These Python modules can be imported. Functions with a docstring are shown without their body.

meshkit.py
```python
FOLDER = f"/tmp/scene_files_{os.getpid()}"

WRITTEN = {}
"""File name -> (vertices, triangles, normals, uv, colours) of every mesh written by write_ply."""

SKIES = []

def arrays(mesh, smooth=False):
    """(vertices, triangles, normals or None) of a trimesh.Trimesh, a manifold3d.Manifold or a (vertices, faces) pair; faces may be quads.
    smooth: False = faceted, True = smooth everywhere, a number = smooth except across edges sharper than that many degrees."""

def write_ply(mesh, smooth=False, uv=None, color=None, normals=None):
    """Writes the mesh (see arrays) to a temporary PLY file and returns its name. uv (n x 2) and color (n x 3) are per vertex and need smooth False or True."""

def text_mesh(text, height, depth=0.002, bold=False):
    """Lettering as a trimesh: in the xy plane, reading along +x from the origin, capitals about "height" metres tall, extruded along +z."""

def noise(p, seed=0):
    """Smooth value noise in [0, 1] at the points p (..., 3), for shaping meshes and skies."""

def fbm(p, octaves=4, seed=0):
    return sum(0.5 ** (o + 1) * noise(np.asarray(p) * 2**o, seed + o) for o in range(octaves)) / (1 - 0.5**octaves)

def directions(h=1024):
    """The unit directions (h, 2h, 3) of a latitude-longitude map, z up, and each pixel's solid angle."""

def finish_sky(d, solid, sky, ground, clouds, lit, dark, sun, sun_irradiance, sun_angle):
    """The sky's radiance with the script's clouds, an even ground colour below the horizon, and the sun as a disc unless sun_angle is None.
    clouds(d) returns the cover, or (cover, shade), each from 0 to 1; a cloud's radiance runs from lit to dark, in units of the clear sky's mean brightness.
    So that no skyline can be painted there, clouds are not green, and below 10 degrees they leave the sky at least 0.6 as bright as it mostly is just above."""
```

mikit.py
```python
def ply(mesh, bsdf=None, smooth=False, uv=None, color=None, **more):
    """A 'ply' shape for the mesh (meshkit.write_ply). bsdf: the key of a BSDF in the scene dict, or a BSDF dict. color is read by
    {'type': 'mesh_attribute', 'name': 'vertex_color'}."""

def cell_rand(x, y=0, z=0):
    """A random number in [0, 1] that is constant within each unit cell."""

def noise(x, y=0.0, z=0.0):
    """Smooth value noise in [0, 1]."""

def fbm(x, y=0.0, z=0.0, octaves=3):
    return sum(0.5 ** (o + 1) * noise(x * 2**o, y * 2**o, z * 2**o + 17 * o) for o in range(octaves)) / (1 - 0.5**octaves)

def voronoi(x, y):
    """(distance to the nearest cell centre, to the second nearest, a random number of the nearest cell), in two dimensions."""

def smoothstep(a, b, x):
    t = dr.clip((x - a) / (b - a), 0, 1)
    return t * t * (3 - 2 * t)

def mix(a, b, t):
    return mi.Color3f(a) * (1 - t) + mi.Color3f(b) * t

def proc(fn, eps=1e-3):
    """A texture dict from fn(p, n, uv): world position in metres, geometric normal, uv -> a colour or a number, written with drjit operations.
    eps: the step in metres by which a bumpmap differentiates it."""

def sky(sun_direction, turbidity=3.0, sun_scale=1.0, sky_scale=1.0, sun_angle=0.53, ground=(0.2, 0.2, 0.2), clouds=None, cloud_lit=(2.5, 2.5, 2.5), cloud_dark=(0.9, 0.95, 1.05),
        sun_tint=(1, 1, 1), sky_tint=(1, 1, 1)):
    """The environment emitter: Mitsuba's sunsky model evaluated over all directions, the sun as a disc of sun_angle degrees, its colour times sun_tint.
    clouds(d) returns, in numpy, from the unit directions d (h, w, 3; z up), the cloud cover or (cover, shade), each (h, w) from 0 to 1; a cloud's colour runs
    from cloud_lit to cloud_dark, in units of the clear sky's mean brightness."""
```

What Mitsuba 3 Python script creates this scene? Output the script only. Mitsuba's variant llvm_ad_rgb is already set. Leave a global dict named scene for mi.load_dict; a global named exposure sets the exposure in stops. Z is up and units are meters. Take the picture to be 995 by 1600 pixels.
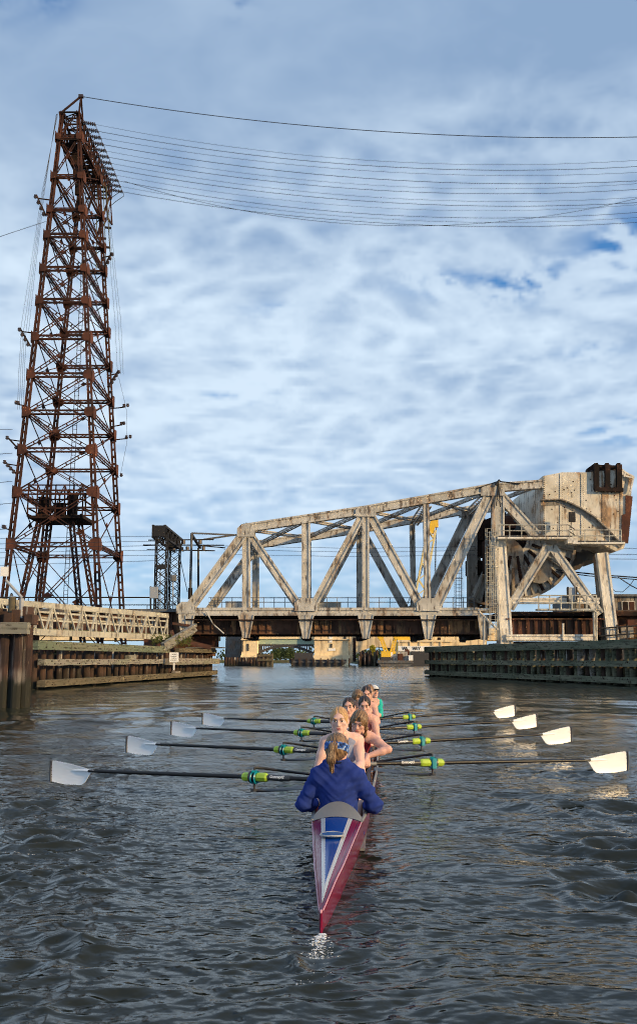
import math, random
import numpy as np, trimesh, mitsuba as mi, drjit as dr
import mikit, meshkit
from mikit import noise, fbm, smoothstep, mix, voronoi, cell_rand

scene, labels = {}, {}
RNG = np.random.default_rng(7)
random.seed(7)
T = mi.ScalarTransform4f

# ---------------------------------------------------------------- camera, sky, exposure
PITCH = math.atan2(230.0, 1500.0)
CAM_Z = 1.44
SP, CP = math.sin(PITCH), math.cos(PITCH)
scene['camera'] = {'type': 'perspective', 'fov_axis': 'y', 'fov': 2 * math.degrees(math.atan(800.0 / 1500.0)),
                   'near_clip': 0.1, 'far_clip': 6000.0,
                   'to_world': T().look_at(origin=[0, 0, CAM_Z], target=[0, CP, CAM_Z + SP], up=[0, 0, 1])}
exposure = 2.2

def clouds(d):
    z = np.maximum(d[..., 2], 0.03)
    el = np.degrees(np.arcsin(np.clip(d[..., 2], 0, 1)))
    az = np.degrees(np.arctan2(d[..., 0], d[..., 1]))
    q = np.stack([d[..., 0] / (z + 0.24), d[..., 1] / (z + 0.24), np.zeros_like(z)], -1) * 1.25
    big = meshkit.fbm(q * 0.9 + [3.1, 7.7, 0.0], 4, seed=3)
    warp = np.stack([meshkit.fbm(q * 2.2, 3, seed=11), meshkit.fbm(q * 2.2 + 9.0, 3, seed=12), np.zeros_like(z)], -1)
    puff = meshkit.fbm(q * [3.2, 4.6, 1] + warp * 1.3, 5, seed=21)
    w2 = q * [9.0, 13.0, 1] + warp * 2.6
    bil = sum(.55 ** o * (1 - np.abs(2 * meshkit.noise(w2 * 2.0 ** o + 13.7 * o, seed=41 + o) - 1)) for o in range(5)) / sum(.55 ** o for o in range(5))
    fine = meshkit.fbm(q * [18.0, 22.0, 1] + warp * 3.0, 4, seed=31)
    # a grey-blue deck higher up, a bright broken field of small puffs lower down, a thin veil near the horizon
    deck = np.clip((el - 23.5 - 3.5 * (big - .5) * 4 - 1.2 * np.sin(az * .12)) / 7, 0, 1); deck = deck * deck * (3 - 2 * deck)
    low = np.clip((13 - el) / 9, 0, 1)
    body = .50 * bil + .16 * puff + .34 * fine
    cover = 0.93 + 0.45 * (body - 0.48) * (1 - .7 * deck) + 0.08 * deck - 0.30 * low * (1.5 - body)
    cover = np.clip(cover, 0.0, 0.985)
    # openings in the cloud, as the sky had them
    for (a0, e0, ra, re, s) in ((13.0, 21.6, 3.4, .9, 1.15), (18.8, 23.2, 2.6, 1.5, 1.15), (8.0, 21.9, 2.4, .6, .75), (-19.8, 38.8, 2.6, 3.2, 1.1), (-17.0, 36.2, 1.6, 1.2, .8), (-5.2, 36.4, 1.0, 0.6, 0.6), (18.2, 12.9, 2.4, 0.7, .8), (16.5, 17.5, 1.5, .4, .5), (-3, 20.6, 1.5, .4, .4), (-6, 15.5, 3, .5, .35)):
        r = ((az - a0) / ra) ** 2 + ((el - e0) / re) ** 2
        cover = cover * (1 - np.clip(s * np.exp(-r) * np.clip((0.635 - body) / 0.10, 0, 1.3), 0, 1))
    shade = 0.47 + 0.36 * deck + 0.75 * (big - 0.5) - 1.45 * (body - .50) * (1 - .80 * deck) * (1 - .45 * low) - .45 * (puff - .5) - 0.10 * low + 0.12 * np.clip((el - 36) / 15, 0, 1)
    return np.clip(cover, 0, 1), np.clip(shade, 0, 1)

SUN = np.array([0.82, -0.57, 0.29])
scene['sky'] = mikit.sky(SUN, turbidity=3, sun_scale=0.8, sky_scale=0.95, sun_angle=2.0, ground=(0.06, 0.07, 0.08), clouds=clouds,
                         cloud_lit=(2.36, 2.86, 3.36), cloud_dark=(0.92, 1.37, 2.06), sun_tint=(1.0, 0.96, 0.88), sky_tint=(0.52, 1.0, 1.55))

# ---------------------------------------------------------------- helpers
def P(px, py, Y):
    """The point at depth Y that the photograph (995 x 1600) shows at pixel px, py."""
    v = (800.0 - py) / 1500.0
    t = Y / (CP - v * SP)
    return np.array([(px - 497.5) / 1500.0 * t, Y, CAM_Z + (SP + v * CP) * t])

def W(px, py, z=0.0):
    """The point at height z seen at pixel px, py."""
    v = (800.0 - py) / 1500.0
    t = (z - CAM_Z) / (SP + v * CP)
    return np.array([(px - 497.5) / 1500.0 * t, (CP - v * SP) * t, z])

def uniq(key):
    if key not in scene and key not in _used:
        _used.add(key); return key
    n = _count.get(key, 0)
    while True:
        n += 1
        k = f'{key}_{n:03d}'
        if k not in scene and k not in _used:
            _count[key] = n; _used.add(k); return k
_used, _count = set(), {}

def thing(name, label=None, cat=None, group=None, kind=None):
    key = uniq(name)
    tag(key, label, cat, group, kind)
    return key

def tag(key, label=None, cat=None, group=None, kind=None):
    e = {}
    if label: e['label'] = label
    if cat: e['category'] = cat
    if group: e['group'] = group
    if kind: e['kind'] = kind
    if e: labels[key] = e

def put(name, mesh, bsdf, parent=None, smooth=False, label=None, cat=None, group=None, kind=None, **more):
    key = uniq(f'{parent}__{name}' if parent else name)
    if isinstance(mesh, MB): mesh = mesh.mesh()
    scene[key] = mikit.ply(mesh, bsdf, smooth=smooth, **more)
    tag(key, label, cat, group, kind)
    return key

def nrm(v):
    v = np.asarray(v, float); return v / (np.linalg.norm(v) + 1e-12)

BOXF = np.array([[0, 1, 3], [0, 3, 2], [4, 6, 7], [4, 7, 5], [0, 4, 5], [0, 5, 1], [2, 3, 7], [2, 7, 6], [0, 2, 6], [0, 6, 4], [1, 5, 7], [1, 7, 3]])

class MB:
    """Collects boxes, bars, tubes and plates as one mesh."""
    def __init__(self): self.v, self.f, self.n = [], [], 0
    def add(self, v, f):
        v, f = np.asarray(v, float), np.asarray(f, int)
        if f.shape[1] == 4: f = np.vstack([f[:, [0, 1, 2]], f[:, [0, 2, 3]]])
        self.v.append(v); self.f.append(f + self.n); self.n += len(v); return self
    def mesh(self): return np.vstack(self.v), np.vstack(self.f)
    def frame(self, p0, p1, up=(0, 0, 1)):
        d = nrm(np.subtract(p1, p0))
        up = np.asarray(up, float)
        if abs(d @ nrm(up)) > 0.98: up = np.array([0, 1.0, 0]) if abs(d[1]) < 0.9 else np.array([1.0, 0, 0])
        s = nrm(np.cross(d, up)); u = np.cross(s, d)
        return d, s, u
    def bar(self, p0, p1, w, h=None, up=(0, 0, 1), off=(0, 0)):
        """A square bar from p0 to p1, w wide sideways and h along up."""
        h = w if h is None else h
        p0, p1 = np.asarray(p0, float), np.asarray(p1, float)
        d, s, u = self.frame(p0, p1, up)
        o = s * off[0] + u * off[1]
        v = [p + o + s * a * w / 2 + u * b * h / 2 for p in (p0, p1) for a in (-1, 1) for b in (-1, 1)]
        return self.add(v, BOXF[:, ::-1])
    def box(self, c, size, rz=0.0):
        c, s = np.asarray(c, float), np.asarray(size, float) / 2
        v = np.array([[x, y, z] for x in (-1, 1) for y in (-1, 1) for z in (-1, 1)], float) * s
        if rz: 
            ca, sa = math.cos(rz), math.sin(rz)
            v = v @ np.array([[ca, sa, 0], [-sa, ca, 0], [0, 0, 1]])
        return self.add(v + c, BOXF)
    def box2(self, lo, hi):
        lo, hi = np.asarray(lo, float), np.asarray(hi, float)
        return self.box((lo + hi) / 2, np.abs(hi - lo))
    def tube(self, pts, r, n=6, caps=True):
        pts = np.asarray(pts, float); m = len(pts)
        r = np.broadcast_to(np.asarray(r, float), (m,))
        t = np.gradient(pts, axis=0); t /= np.linalg.norm(t, axis=1, keepdims=True) + 1e-12
        ref = np.array([0, 0, 1.0]) if abs(t[:, 2]).max() < 0.95 else (np.array([1.0, 0, 0]) if abs(t[:, 0]).max() < 0.95 else np.array([0.31, 0.87, 0.38]))
        a = np.cross(t, ref); a /= np.linalg.norm(a, axis=1, keepdims=True) + 1e-12
        b = np.cross(t, a)
        an = np.arange(n) * 2 * np.pi / n
        v = (pts[:, None] + r[:, None, None] * (np.cos(an)[None, :, None] * a[:, None] + np.sin(an)[None, :, None] * b[:, None])).reshape(-1, 3)
        i, j = np.meshgrid(np.arange(m - 1), np.arange(n), indexing='ij')
        q = np.stack([i * n + j, i * n + (j + 1) % n, (i + 1) * n + (j + 1) % n, (i + 1) * n + j], -1).reshape(-1, 4)
        f = np.vstack([q[:, [0, 1, 2]], q[:, [0, 2, 3]]])
        if caps:
            k = len(v); v = np.vstack([v, pts[:1], pts[-1:]])
            jj = np.arange(n)
            f = np.vstack([f, np.stack([np.full(n, k), (jj + 1) % n, jj], 1), np.stack([np.full(n, k + 1), (m - 1) * n + jj, (m - 1) * n + (jj + 1) % n], 1)])
        return self.add(v, f)
    def plate(self, poly, n, t):
        """A flat convex or concave polygon (3-D points in one plane), t thick along the unit vector n, centred."""
        poly = np.asarray(poly, float); n = nrm(n)
        from shapely.geometry import Polygon
        d = nrm(poly[1] - poly[0]); e = np.cross(n, d)
        uv = np.stack([(poly - poly[0]) @ d, (poly - poly[0]) @ e], 1)
        m = trimesh.creation.extrude_polygon(Polygon(uv).buffer(0), t, engine='earcut')
        v = poly[0] + m.vertices[:, :1] * d + m.vertices[:, 1:2] * e + (m.vertices[:, 2:3] - t / 2) * n
        return self.add(v, m.faces)
    def lattice(self, p0, p1, w, h, up, chord=0.12, lace=0.06, step=None):
        """A built-up member: four corner angles tied with zigzag lacing on its broad faces."""
        p0, p1 = np.asarray(p0, float), np.asarray(p1, float)
        d, s, u = self.frame(p0, p1, up)
        L = np.linalg.norm(p1 - p0)
        for a in (-1, 1):
            for b in (-1, 1):
                o = s * a * (w - chord) / 2 + u * b * (h - chord) / 2
                self.bar(p0 + o, p1 + o, chord, chord, up)
        k = max(2, int(round(L / (step or w))))
        for b in (-1, 1):
            for i in range(k):
                a = -1 if i % 2 else 1
                q0 = p0 + d * L * i / k + s * a * (w - chord) / 2 + u * b * (h / 2 - lace * .3)
                q1 = p0 + d * L * (i + 1) / k - s * a * (w - chord) / 2 + u * b * (h / 2 - lace * .3)
                self.bar(q0, q1, lace, lace * .5, u)
        return self

def bar(p0, p1, w, h=None, up=(0, 0, 1)): return MB().bar(p0, p1, w, h, up)
def tube(pts, r, n=6): return MB().tube(pts, r, n)
# ---------------------------------------------------------------- materials
def rgb(*c): return {'type': 'rgb', 'value': list(c)}
def principled(key, color, rough=0.6, spec=0.4, metallic=0.0, bump=None, two=False, **more):
    b = {'type': 'principled', 'base_color': color if isinstance(color, dict) else rgb(*color), 'roughness': rough, 'specular': spec, **more}
    if metallic: b['metallic'] = metallic
    if bump: b = {'type': 'bumpmap', 'arbitrary': mikit.proc(bump[0], bump[2] if len(bump) > 2 else 1e-3), 'scale': bump[1], 'bsdf': b}
    if two: b = {'type': 'twosided', 'bsdf': b}
    scene[key] = b
    return key

def rust_col(dark, mid, light, s=1.0):
    def f(p, n, uv):
        a = fbm(p.x * 1.1 * s, p.y * 1.1 * s, p.z * 0.55 * s, 4)
        b = fbm(p.x * 6 * s, p.y * 6 * s, p.z * 4 * s, 3)
        c = mix(dark, mid, smoothstep(0.35, 0.6, a))
        return mix(c, light, smoothstep(0.56, 0.72, 0.55 * a + 0.45 * b) * 0.8)
    return mikit.proc(f)

principled('rust', rust_col((0.030, 0.016, 0.014), (0.062, 0.027, 0.020), (0.12, 0.048, 0.030)), 0.85, 0.2)
principled('rust_plate', rust_col((0.055, 0.026, 0.020), (0.10, 0.040, 0.027), (0.16, 0.07, 0.038)), 0.85, 0.2)
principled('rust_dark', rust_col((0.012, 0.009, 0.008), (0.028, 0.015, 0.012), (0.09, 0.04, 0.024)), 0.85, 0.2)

def paint_col(base, base2, stain_amt, dark_amt, s0=0.53, rust=(0.30, 0.155, 0.06)):
    def f(p, n, uv):
        streak = fbm(p.x * 2.6 + 0.3 * p.y, p.y * 2.6, p.z * 0.22, 4)
        blot = fbm(p.x * 0.9, p.y * 0.9, p.z * 0.9, 4)
        fine = fbm(p.x * 7, p.y * 7, p.z * 1.6, 3)
        c = mix(base, base2, smoothstep(0.3, 0.7, blot))
        c = mix(c, rust, smoothstep(s0, s0 + 0.15, 0.65 * streak + 0.35 * blot) * stain_amt)
        c = mix(c, (0.075, 0.06, 0.05), smoothstep(0.50, 0.68, 0.35 * streak + 0.65 * fine) * dark_amt)
        return mix(c, (0.06, 0.045, 0.035), smoothstep(0.68, 0.80, fine) * 0.45)
    return mikit.proc(f)
principled('bridge_paint', paint_col((0.53, 0.51, 0.465), (0.39, 0.375, 0.335), 0.5, 0.8), 0.7, 0.3)
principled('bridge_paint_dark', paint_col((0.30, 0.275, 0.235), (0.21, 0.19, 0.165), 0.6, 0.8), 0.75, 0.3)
principled('counterweight_paint', paint_col((0.66, 0.62, 0.53), (0.52, 0.47, 0.37), 0.8, 0.5, 0.50, (0.36, 0.20, 0.09)), 0.7, 0.3)
principled('white_paint', paint_col((0.72, 0.68, 0.60), (0.62, 0.58, 0.50), 0.35, 0.4), 0.6, 0.4)
principled('cream_paint', paint_col((0.46, 0.45, 0.39), (0.35, 0.345, 0.30), 0.25, 0.6), 0.6, 0.4)
principled('rust_girder', paint_col((0.11, 0.05, 0.035), (0.05, 0.028, 0.021), 0.5, 0.8), 0.85, 0.2)
principled('rust_bright', paint_col((0.15, 0.08, 0.055), (0.05, 0.03, 0.024), 0.8, 0.7, 0.50, (0.46, 0.26, 0.13)), 0.85, 0.2)
principled('grey_steel', paint_col((0.13, 0.14, 0.15), (0.09, 0.095, 0.10), 0.25, 0.6), 0.7, 0.3)
principled('black_steel', (0.018, 0.018, 0.020), 0.7, 0.3)
principled('wire', (0.035, 0.04, 0.05), 0.6, 0.3)
principled('insulator', (0.045, 0.03, 0.028), 0.3, 0.5)
principled('galvanised', (0.36, 0.37, 0.38), 0.5, 0.5, 0.3)

def timber(c0, c1, c2, k=(1.2, 1.2, 14.0)):
    def f(p, n, uv):
        g = fbm(p.x * k[0], p.y * k[1], p.z * k[2], 4)
        b = fbm(p.x * 0.5 + 7, p.y * 0.5, p.z * 2.0, 4)
        c = mix(c0, c1, smoothstep(0.3, 0.7, b))
        c = mix(c, c2, smoothstep(0.5, 0.75, g) * 0.75)
        h = fbm(p.x * 5, p.y * 5, p.z * 9, 3)
        return mix(c, (0.035, 0.028, 0.02), smoothstep(0.58, 0.72, h) * 0.75)
    return mikit.proc(f)
principled('timber_green', timber((0.125, 0.155, 0.110), (0.165, 0.17, 0.125), (0.06, 0.07, 0.045)), 0.9, 0.15)
principled('timber_pink', timber((0.23, 0.21, 0.19), (0.19, 0.195, 0.155), (0.09, 0.08, 0.065)), 0.9, 0.15)
principled('timber_tan', timber((0.13, 0.11, 0.075), (0.10, 0.09, 0.062), (0.05, 0.045, 0.03)), 0.9, 0.15)
principled('timber_dark', timber((0.11, 0.125, 0.085), (0.17, 0.17, 0.12), (0.05, 0.05, 0.035)), 0.9, 0.15)

def pile_col(p, n, uv):
    s = fbm(p.x * 7, p.y * 7, p.z * 0.6, 4)
    b = fbm(p.x * 1.3, p.y * 1.3, p.z * 1.1, 4)
    c = mix((0.030, 0.023, 0.020), (0.070, 0.042, 0.032), smoothstep(0.35, 0.65, b))
    c = mix(c, (0.13, 0.12, 0.11), smoothstep(0.6, 0.75, s) * 0.4)
    wet = smoothstep(0.9, 0.15, p.z + 0.7 * (b - 0.5))       # weed and wet wood in the tide zone
    c = mix(c, (0.020, 0.022, 0.016), wet * 0.92)
    return mix(c, (0.45, 0.43, 0.39), smoothstep(0.655, 0.72, s) * smoothstep(0.6, 1.4, p.z) * 0.7)
principled('pile', mikit.proc(pile_col), 0.85, 0.2)
def sheet_col(p, n, uv):
    s = fbm(p.x * 6, p.y * 6, p.z * 0.7, 4)
    b = fbm(p.x * 1.1, p.y * 1.1, p.z * 1.3, 4)
    c = mix((0.036, 0.025, 0.023), (0.070, 0.040, 0.033), smoothstep(0.35, 0.65, b))
    c = mix(c, (0.20, 0.18, 0.16), smoothstep(0.55, 0.72, s) * 0.5)
    line = smoothstep(0.95, 0.75, p.z + 0.35 * (s - 0.5))
    crust = smoothstep(0.28, 0.06, dr.abs(p.z - 0.98 + 0.5 * (s - 0.5)))
    c = mix(c, (0.028, 0.028, 0.022), line)
    return mix(c, (0.30, 0.28, 0.25), crust * 0.4 * smoothstep(.42, .6, s))
principled('sheet_pile', mikit.proc(sheet_col), 0.85, 0.2)

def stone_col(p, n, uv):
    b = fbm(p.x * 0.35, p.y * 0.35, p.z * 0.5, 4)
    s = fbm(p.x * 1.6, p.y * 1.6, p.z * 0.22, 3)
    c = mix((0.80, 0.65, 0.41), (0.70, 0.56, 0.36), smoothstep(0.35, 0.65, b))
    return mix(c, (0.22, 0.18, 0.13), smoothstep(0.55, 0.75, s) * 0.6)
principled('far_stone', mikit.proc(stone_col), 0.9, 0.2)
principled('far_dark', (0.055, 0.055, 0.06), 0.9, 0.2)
principled('far_green_steel', (0.30, 0.40, 0.33), 0.7, 0.3)
principled('yellow_paint', (0.75, 0.47, 0.04), 0.5, 0.4)
principled('yellow_pale', (0.72, 0.60, 0.30), 0.6, 0.3)
principled('sign_white', (0.80, 0.80, 0.78), 0.6, 0.3)
principled('letter_dark', (0.05, 0.05, 0.05), 0.7, 0.3)
principled('letter_white', (0.80, 0.82, 0.82), 0.5, 0.4)

def ground_col(p, n, uv):
    b = fbm(p.x * 0.3, p.y * 0.3, p.z, 4)
    return mix((0.10, 0.085, 0.06), (0.07, 0.085, 0.04), smoothstep(0.4, 0.6, b))
principled('bank', mikit.proc(ground_col), 0.95, 0.1)
def leaf_col(p, n, uv):
    b = fbm(p.x * 0.4, p.y * 0.4, p.z * 0.4, 3)
    return mix((0.035, 0.055, 0.028), (0.07, 0.095, 0.035), b)
principled('foliage', mikit.proc(leaf_col), 0.9, 0.1, two=True)
principled('yellow_leaf', (0.30, 0.27, 0.03), 0.9, 0.1, two=True)
principled('weeds', (0.075, 0.09, 0.03), 0.9, 0.1, two=True)
# ---------------------------------------------------------------- water
BOAT_YAW = math.atan(0.063)
BOAT_O = np.array([0.0, 5.16, 0.0])
BE = np.array([math.sin(BOAT_YAW), math.cos(BOAT_YAW), 0.0])        # towards the bow
BR = np.array([math.cos(BOAT_YAW), -math.sin(BOAT_YAW), 0.0])       # to starboard
def B(x, y, z): return BOAT_O + BR * x + BE * y + np.array([0, 0, z])

def ns(x, y, seed, sx, sy, ang=0.0):
    c, s = math.cos(ang), math.sin(ang)
    u, v = (x * c + y * s) * sx, (-x * s + y * c) * sy
    return meshkit.noise(np.stack([u, v, np.full_like(u, 0.37 * seed)], -1), seed) - 0.5

def ridged(x, y, seed, sx, sy, ang=0.0):
    return 0.5 - 2 * np.abs(ns(x, y, seed, sx, sy, ang))

def water_height(x, y):
    dx, dy = x - BOAT_O[0], y - BOAT_O[1]
    bx, by = dx * BR[0] + dy * BR[1], dx * BE[0] + dy * BE[1]
    # slow warp so that no crest runs straight
    wx, wy = x + 0.5 * ns(x, y, 5, .8, .8), y + 0.5 * ns(x, y, 6, .8, .8)
    calm = 1 / (1 + np.exp((y - 78) / 9.0))
    fine = np.exp(-np.maximum(0, y - 9) / 9)
    mid = np.exp(-np.maximum(0, y - 22) / 14)
    h = 0.060 * ns(wx, wy, 1, 0.5, 0.95, 0.15) + (1 - fine) * (0.085 * ridged(wx, wy, 19, 0.42, 0.80, -.1) + 0.060 * ns(wx, wy, 20, 0.8, 1.5, .1)) * (.6 + .9 * np.clip(ns(x, y, 21, .10, .06) * 2 + .5, 0, 1)) + 0.024 * mid * ns(wx, wy, 2, 1.3, 2.9, -0.25) + 0.015 * mid * ns(wx, wy, 3, 3.1, 6.4, 0.2)
    star = np.clip((bx - .6) / .6, 0, 1) * np.clip((10 - y) / 3, 0, 1)
    gust = np.clip(ns(x, y, 17, .45, .6) * 2.2 + .75, .22, 1.25) * (1 - .55 * star)
    h += gust * fine * (0.017 * ridged(wx, wy, 4, 4.6, 8.5, -0.12) + 0.0135 * ns(wx, wy, 18, 9.0, 15.0, .25))
    # launch wash on the left foreground, and turbulence behind the blades
    wash = np.exp(-((x + 1.45 + 0.12 * (y - 4.5)) / 0.55) ** 2) * np.exp(-np.maximum(0, y - 5.9) ** 2 / 2.0) * np.clip(ns(x, y, 22, 1.6, 1.6) * 3 + .7, 0, 1)
    h += wash * (0.085 * ridged(wx, wy, 7, 2.8, 3.6, .5) + 0.045 * ridged(wx, wy, 8, 6, 8, .3))
    # wake of the shell: crests that run off to starboard, sparse
    side = np.clip((bx - 0.35) / 0.5, 0, 1)
    patch = np.clip(ns(x, y, 9, 0.5, 0.7) * 3 + 0.75, 0, 1)
    h += side * patch * np.exp(-np.maximum(0, y - 11) / 5) * 0.075 * ridged(wx, wy, 10, 0.85, 2.1, -0.30)
    # ruffled strip along both sides of the hull
    strip = np.exp(-((np.abs(bx) - 0.25) / 0.25) ** 2) * (by > -2.5)
    h += strip * (0.016 * ns(x, y, 11, 8, 8) + 0.012 * ns(x, y, 12, 15, 15))
    h += 0.0090 * gust * fine * ns(x, y, 13, 15, 24, .2)
    tail = np.exp(-(bx / 0.28) ** 2) * (by < 0) * np.exp(by / 2.0)
    h += tail * 0.05 * ridged(x, y, 14, 5, 5)
    # puddles left by the last strokes
    for (qx, qy, r) in PUDDLES:
        rr = np.hypot(x - qx, y - qy)
        h += 0.034 * np.exp(-(rr / r) ** 2) * np.cos(rr / r * 9.0 + 3 * ns(x, y, 15, 2, 2))
        h += np.exp(-((rr - r) / (r * .7)) ** 2) * (0.042 * ridged(wx, wy, 16, 4, 6))
    return h * (0.16 + 0.84 * calm)
PUDDLES = [(-2.75, 9.6, .55), (-2.2, 8.0, .5), (-2.3, 6.4, .5), (2.9, 9.3, .55), (2.3, 7.6, .5), (-2.6, 12.6, .5), (3.2, 12.4, .5), (1.9, 6.2, .4)]

def build_water():
    # rows and columns close together near the camera, wide apart far away; goes all the way round
    ys = [-40, -20, -8, -3, 0.5, 2.0]
    y = 2.6
    while y < 3000:
        ys.append(y); y += (max(0.013, 0.00042 * y * y if y < 16 else 0.00027 * y * y) if y < 140 else y * 0.3)
    ys.append(5500.0)
    ys = np.array(ys)
    t = np.concatenate([-np.geomspace(40, 0.62, 14)[:-1], np.linspace(-0.60, 0.60, 500), np.geomspace(0.62, 40, 14)[1:]])
    Yg, Tg = np.meshgrid(ys, t, indexing='ij')
    X = Tg * np.maximum(np.abs(Yg), 3.0)
    Z = np.where((Yg > 1) & (np.abs(Tg) < 0.62) & (Yg < 140), water_height(X, Yg), 0.0)
    n, m = len(ys), len(t)
    i, j = np.meshgrid(np.arange(n - 1), np.arange(m - 1), indexing='ij')
    q = np.stack([i * m + j, i * m + j + 1, (i + 1) * m + j + 1, (i + 1) * m + j], -1).reshape(-1, 4)
    return np.stack([X, Yg, Z], -1).reshape(-1, 3), q

def ripple(p, n, uv):
    fade = smoothstep(30.0, 9.0, p.y)
    wx = p.x + 0.4 * noise(p.x * 1.1, p.y * 1.1)
    a = noise(wx * 7.5 + 3, p.y * 13, 2.0) * 0.0085 + noise(wx * 17, p.y * 28, 3.0) * 0.0045 + noise(wx * 36, p.y * 52, 5.0) * 0.0018
    return a * fade
def wind_rough(p, n, uv):
    """Ruffled water: far more small waves than the mesh carries, so rougher with distance; slicks and cat's paws."""
    far = smoothstep(7.0, 60.0, p.y)
    patch = fbm(p.x * 0.05, p.y * 0.022, 4.0, 3)
    return 0.08 + far * (0.10 + 0.16 * (patch - 0.5)) - 0.03 * smoothstep(80.0, 150.0, p.y)
scene['water_surface'] = {'type': 'bumpmap', 'arbitrary': mikit.proc(ripple, 4e-3), 'scale': 1.0,
                          'bsdf': {'type': 'principled', 'base_color': rgb(0.016, 0.018, 0.012), 'roughness': mikit.proc(wind_rough), 'eta': 1.333}}
put('water', build_water(), 'water_surface', smooth=True, kind='structure')
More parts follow.
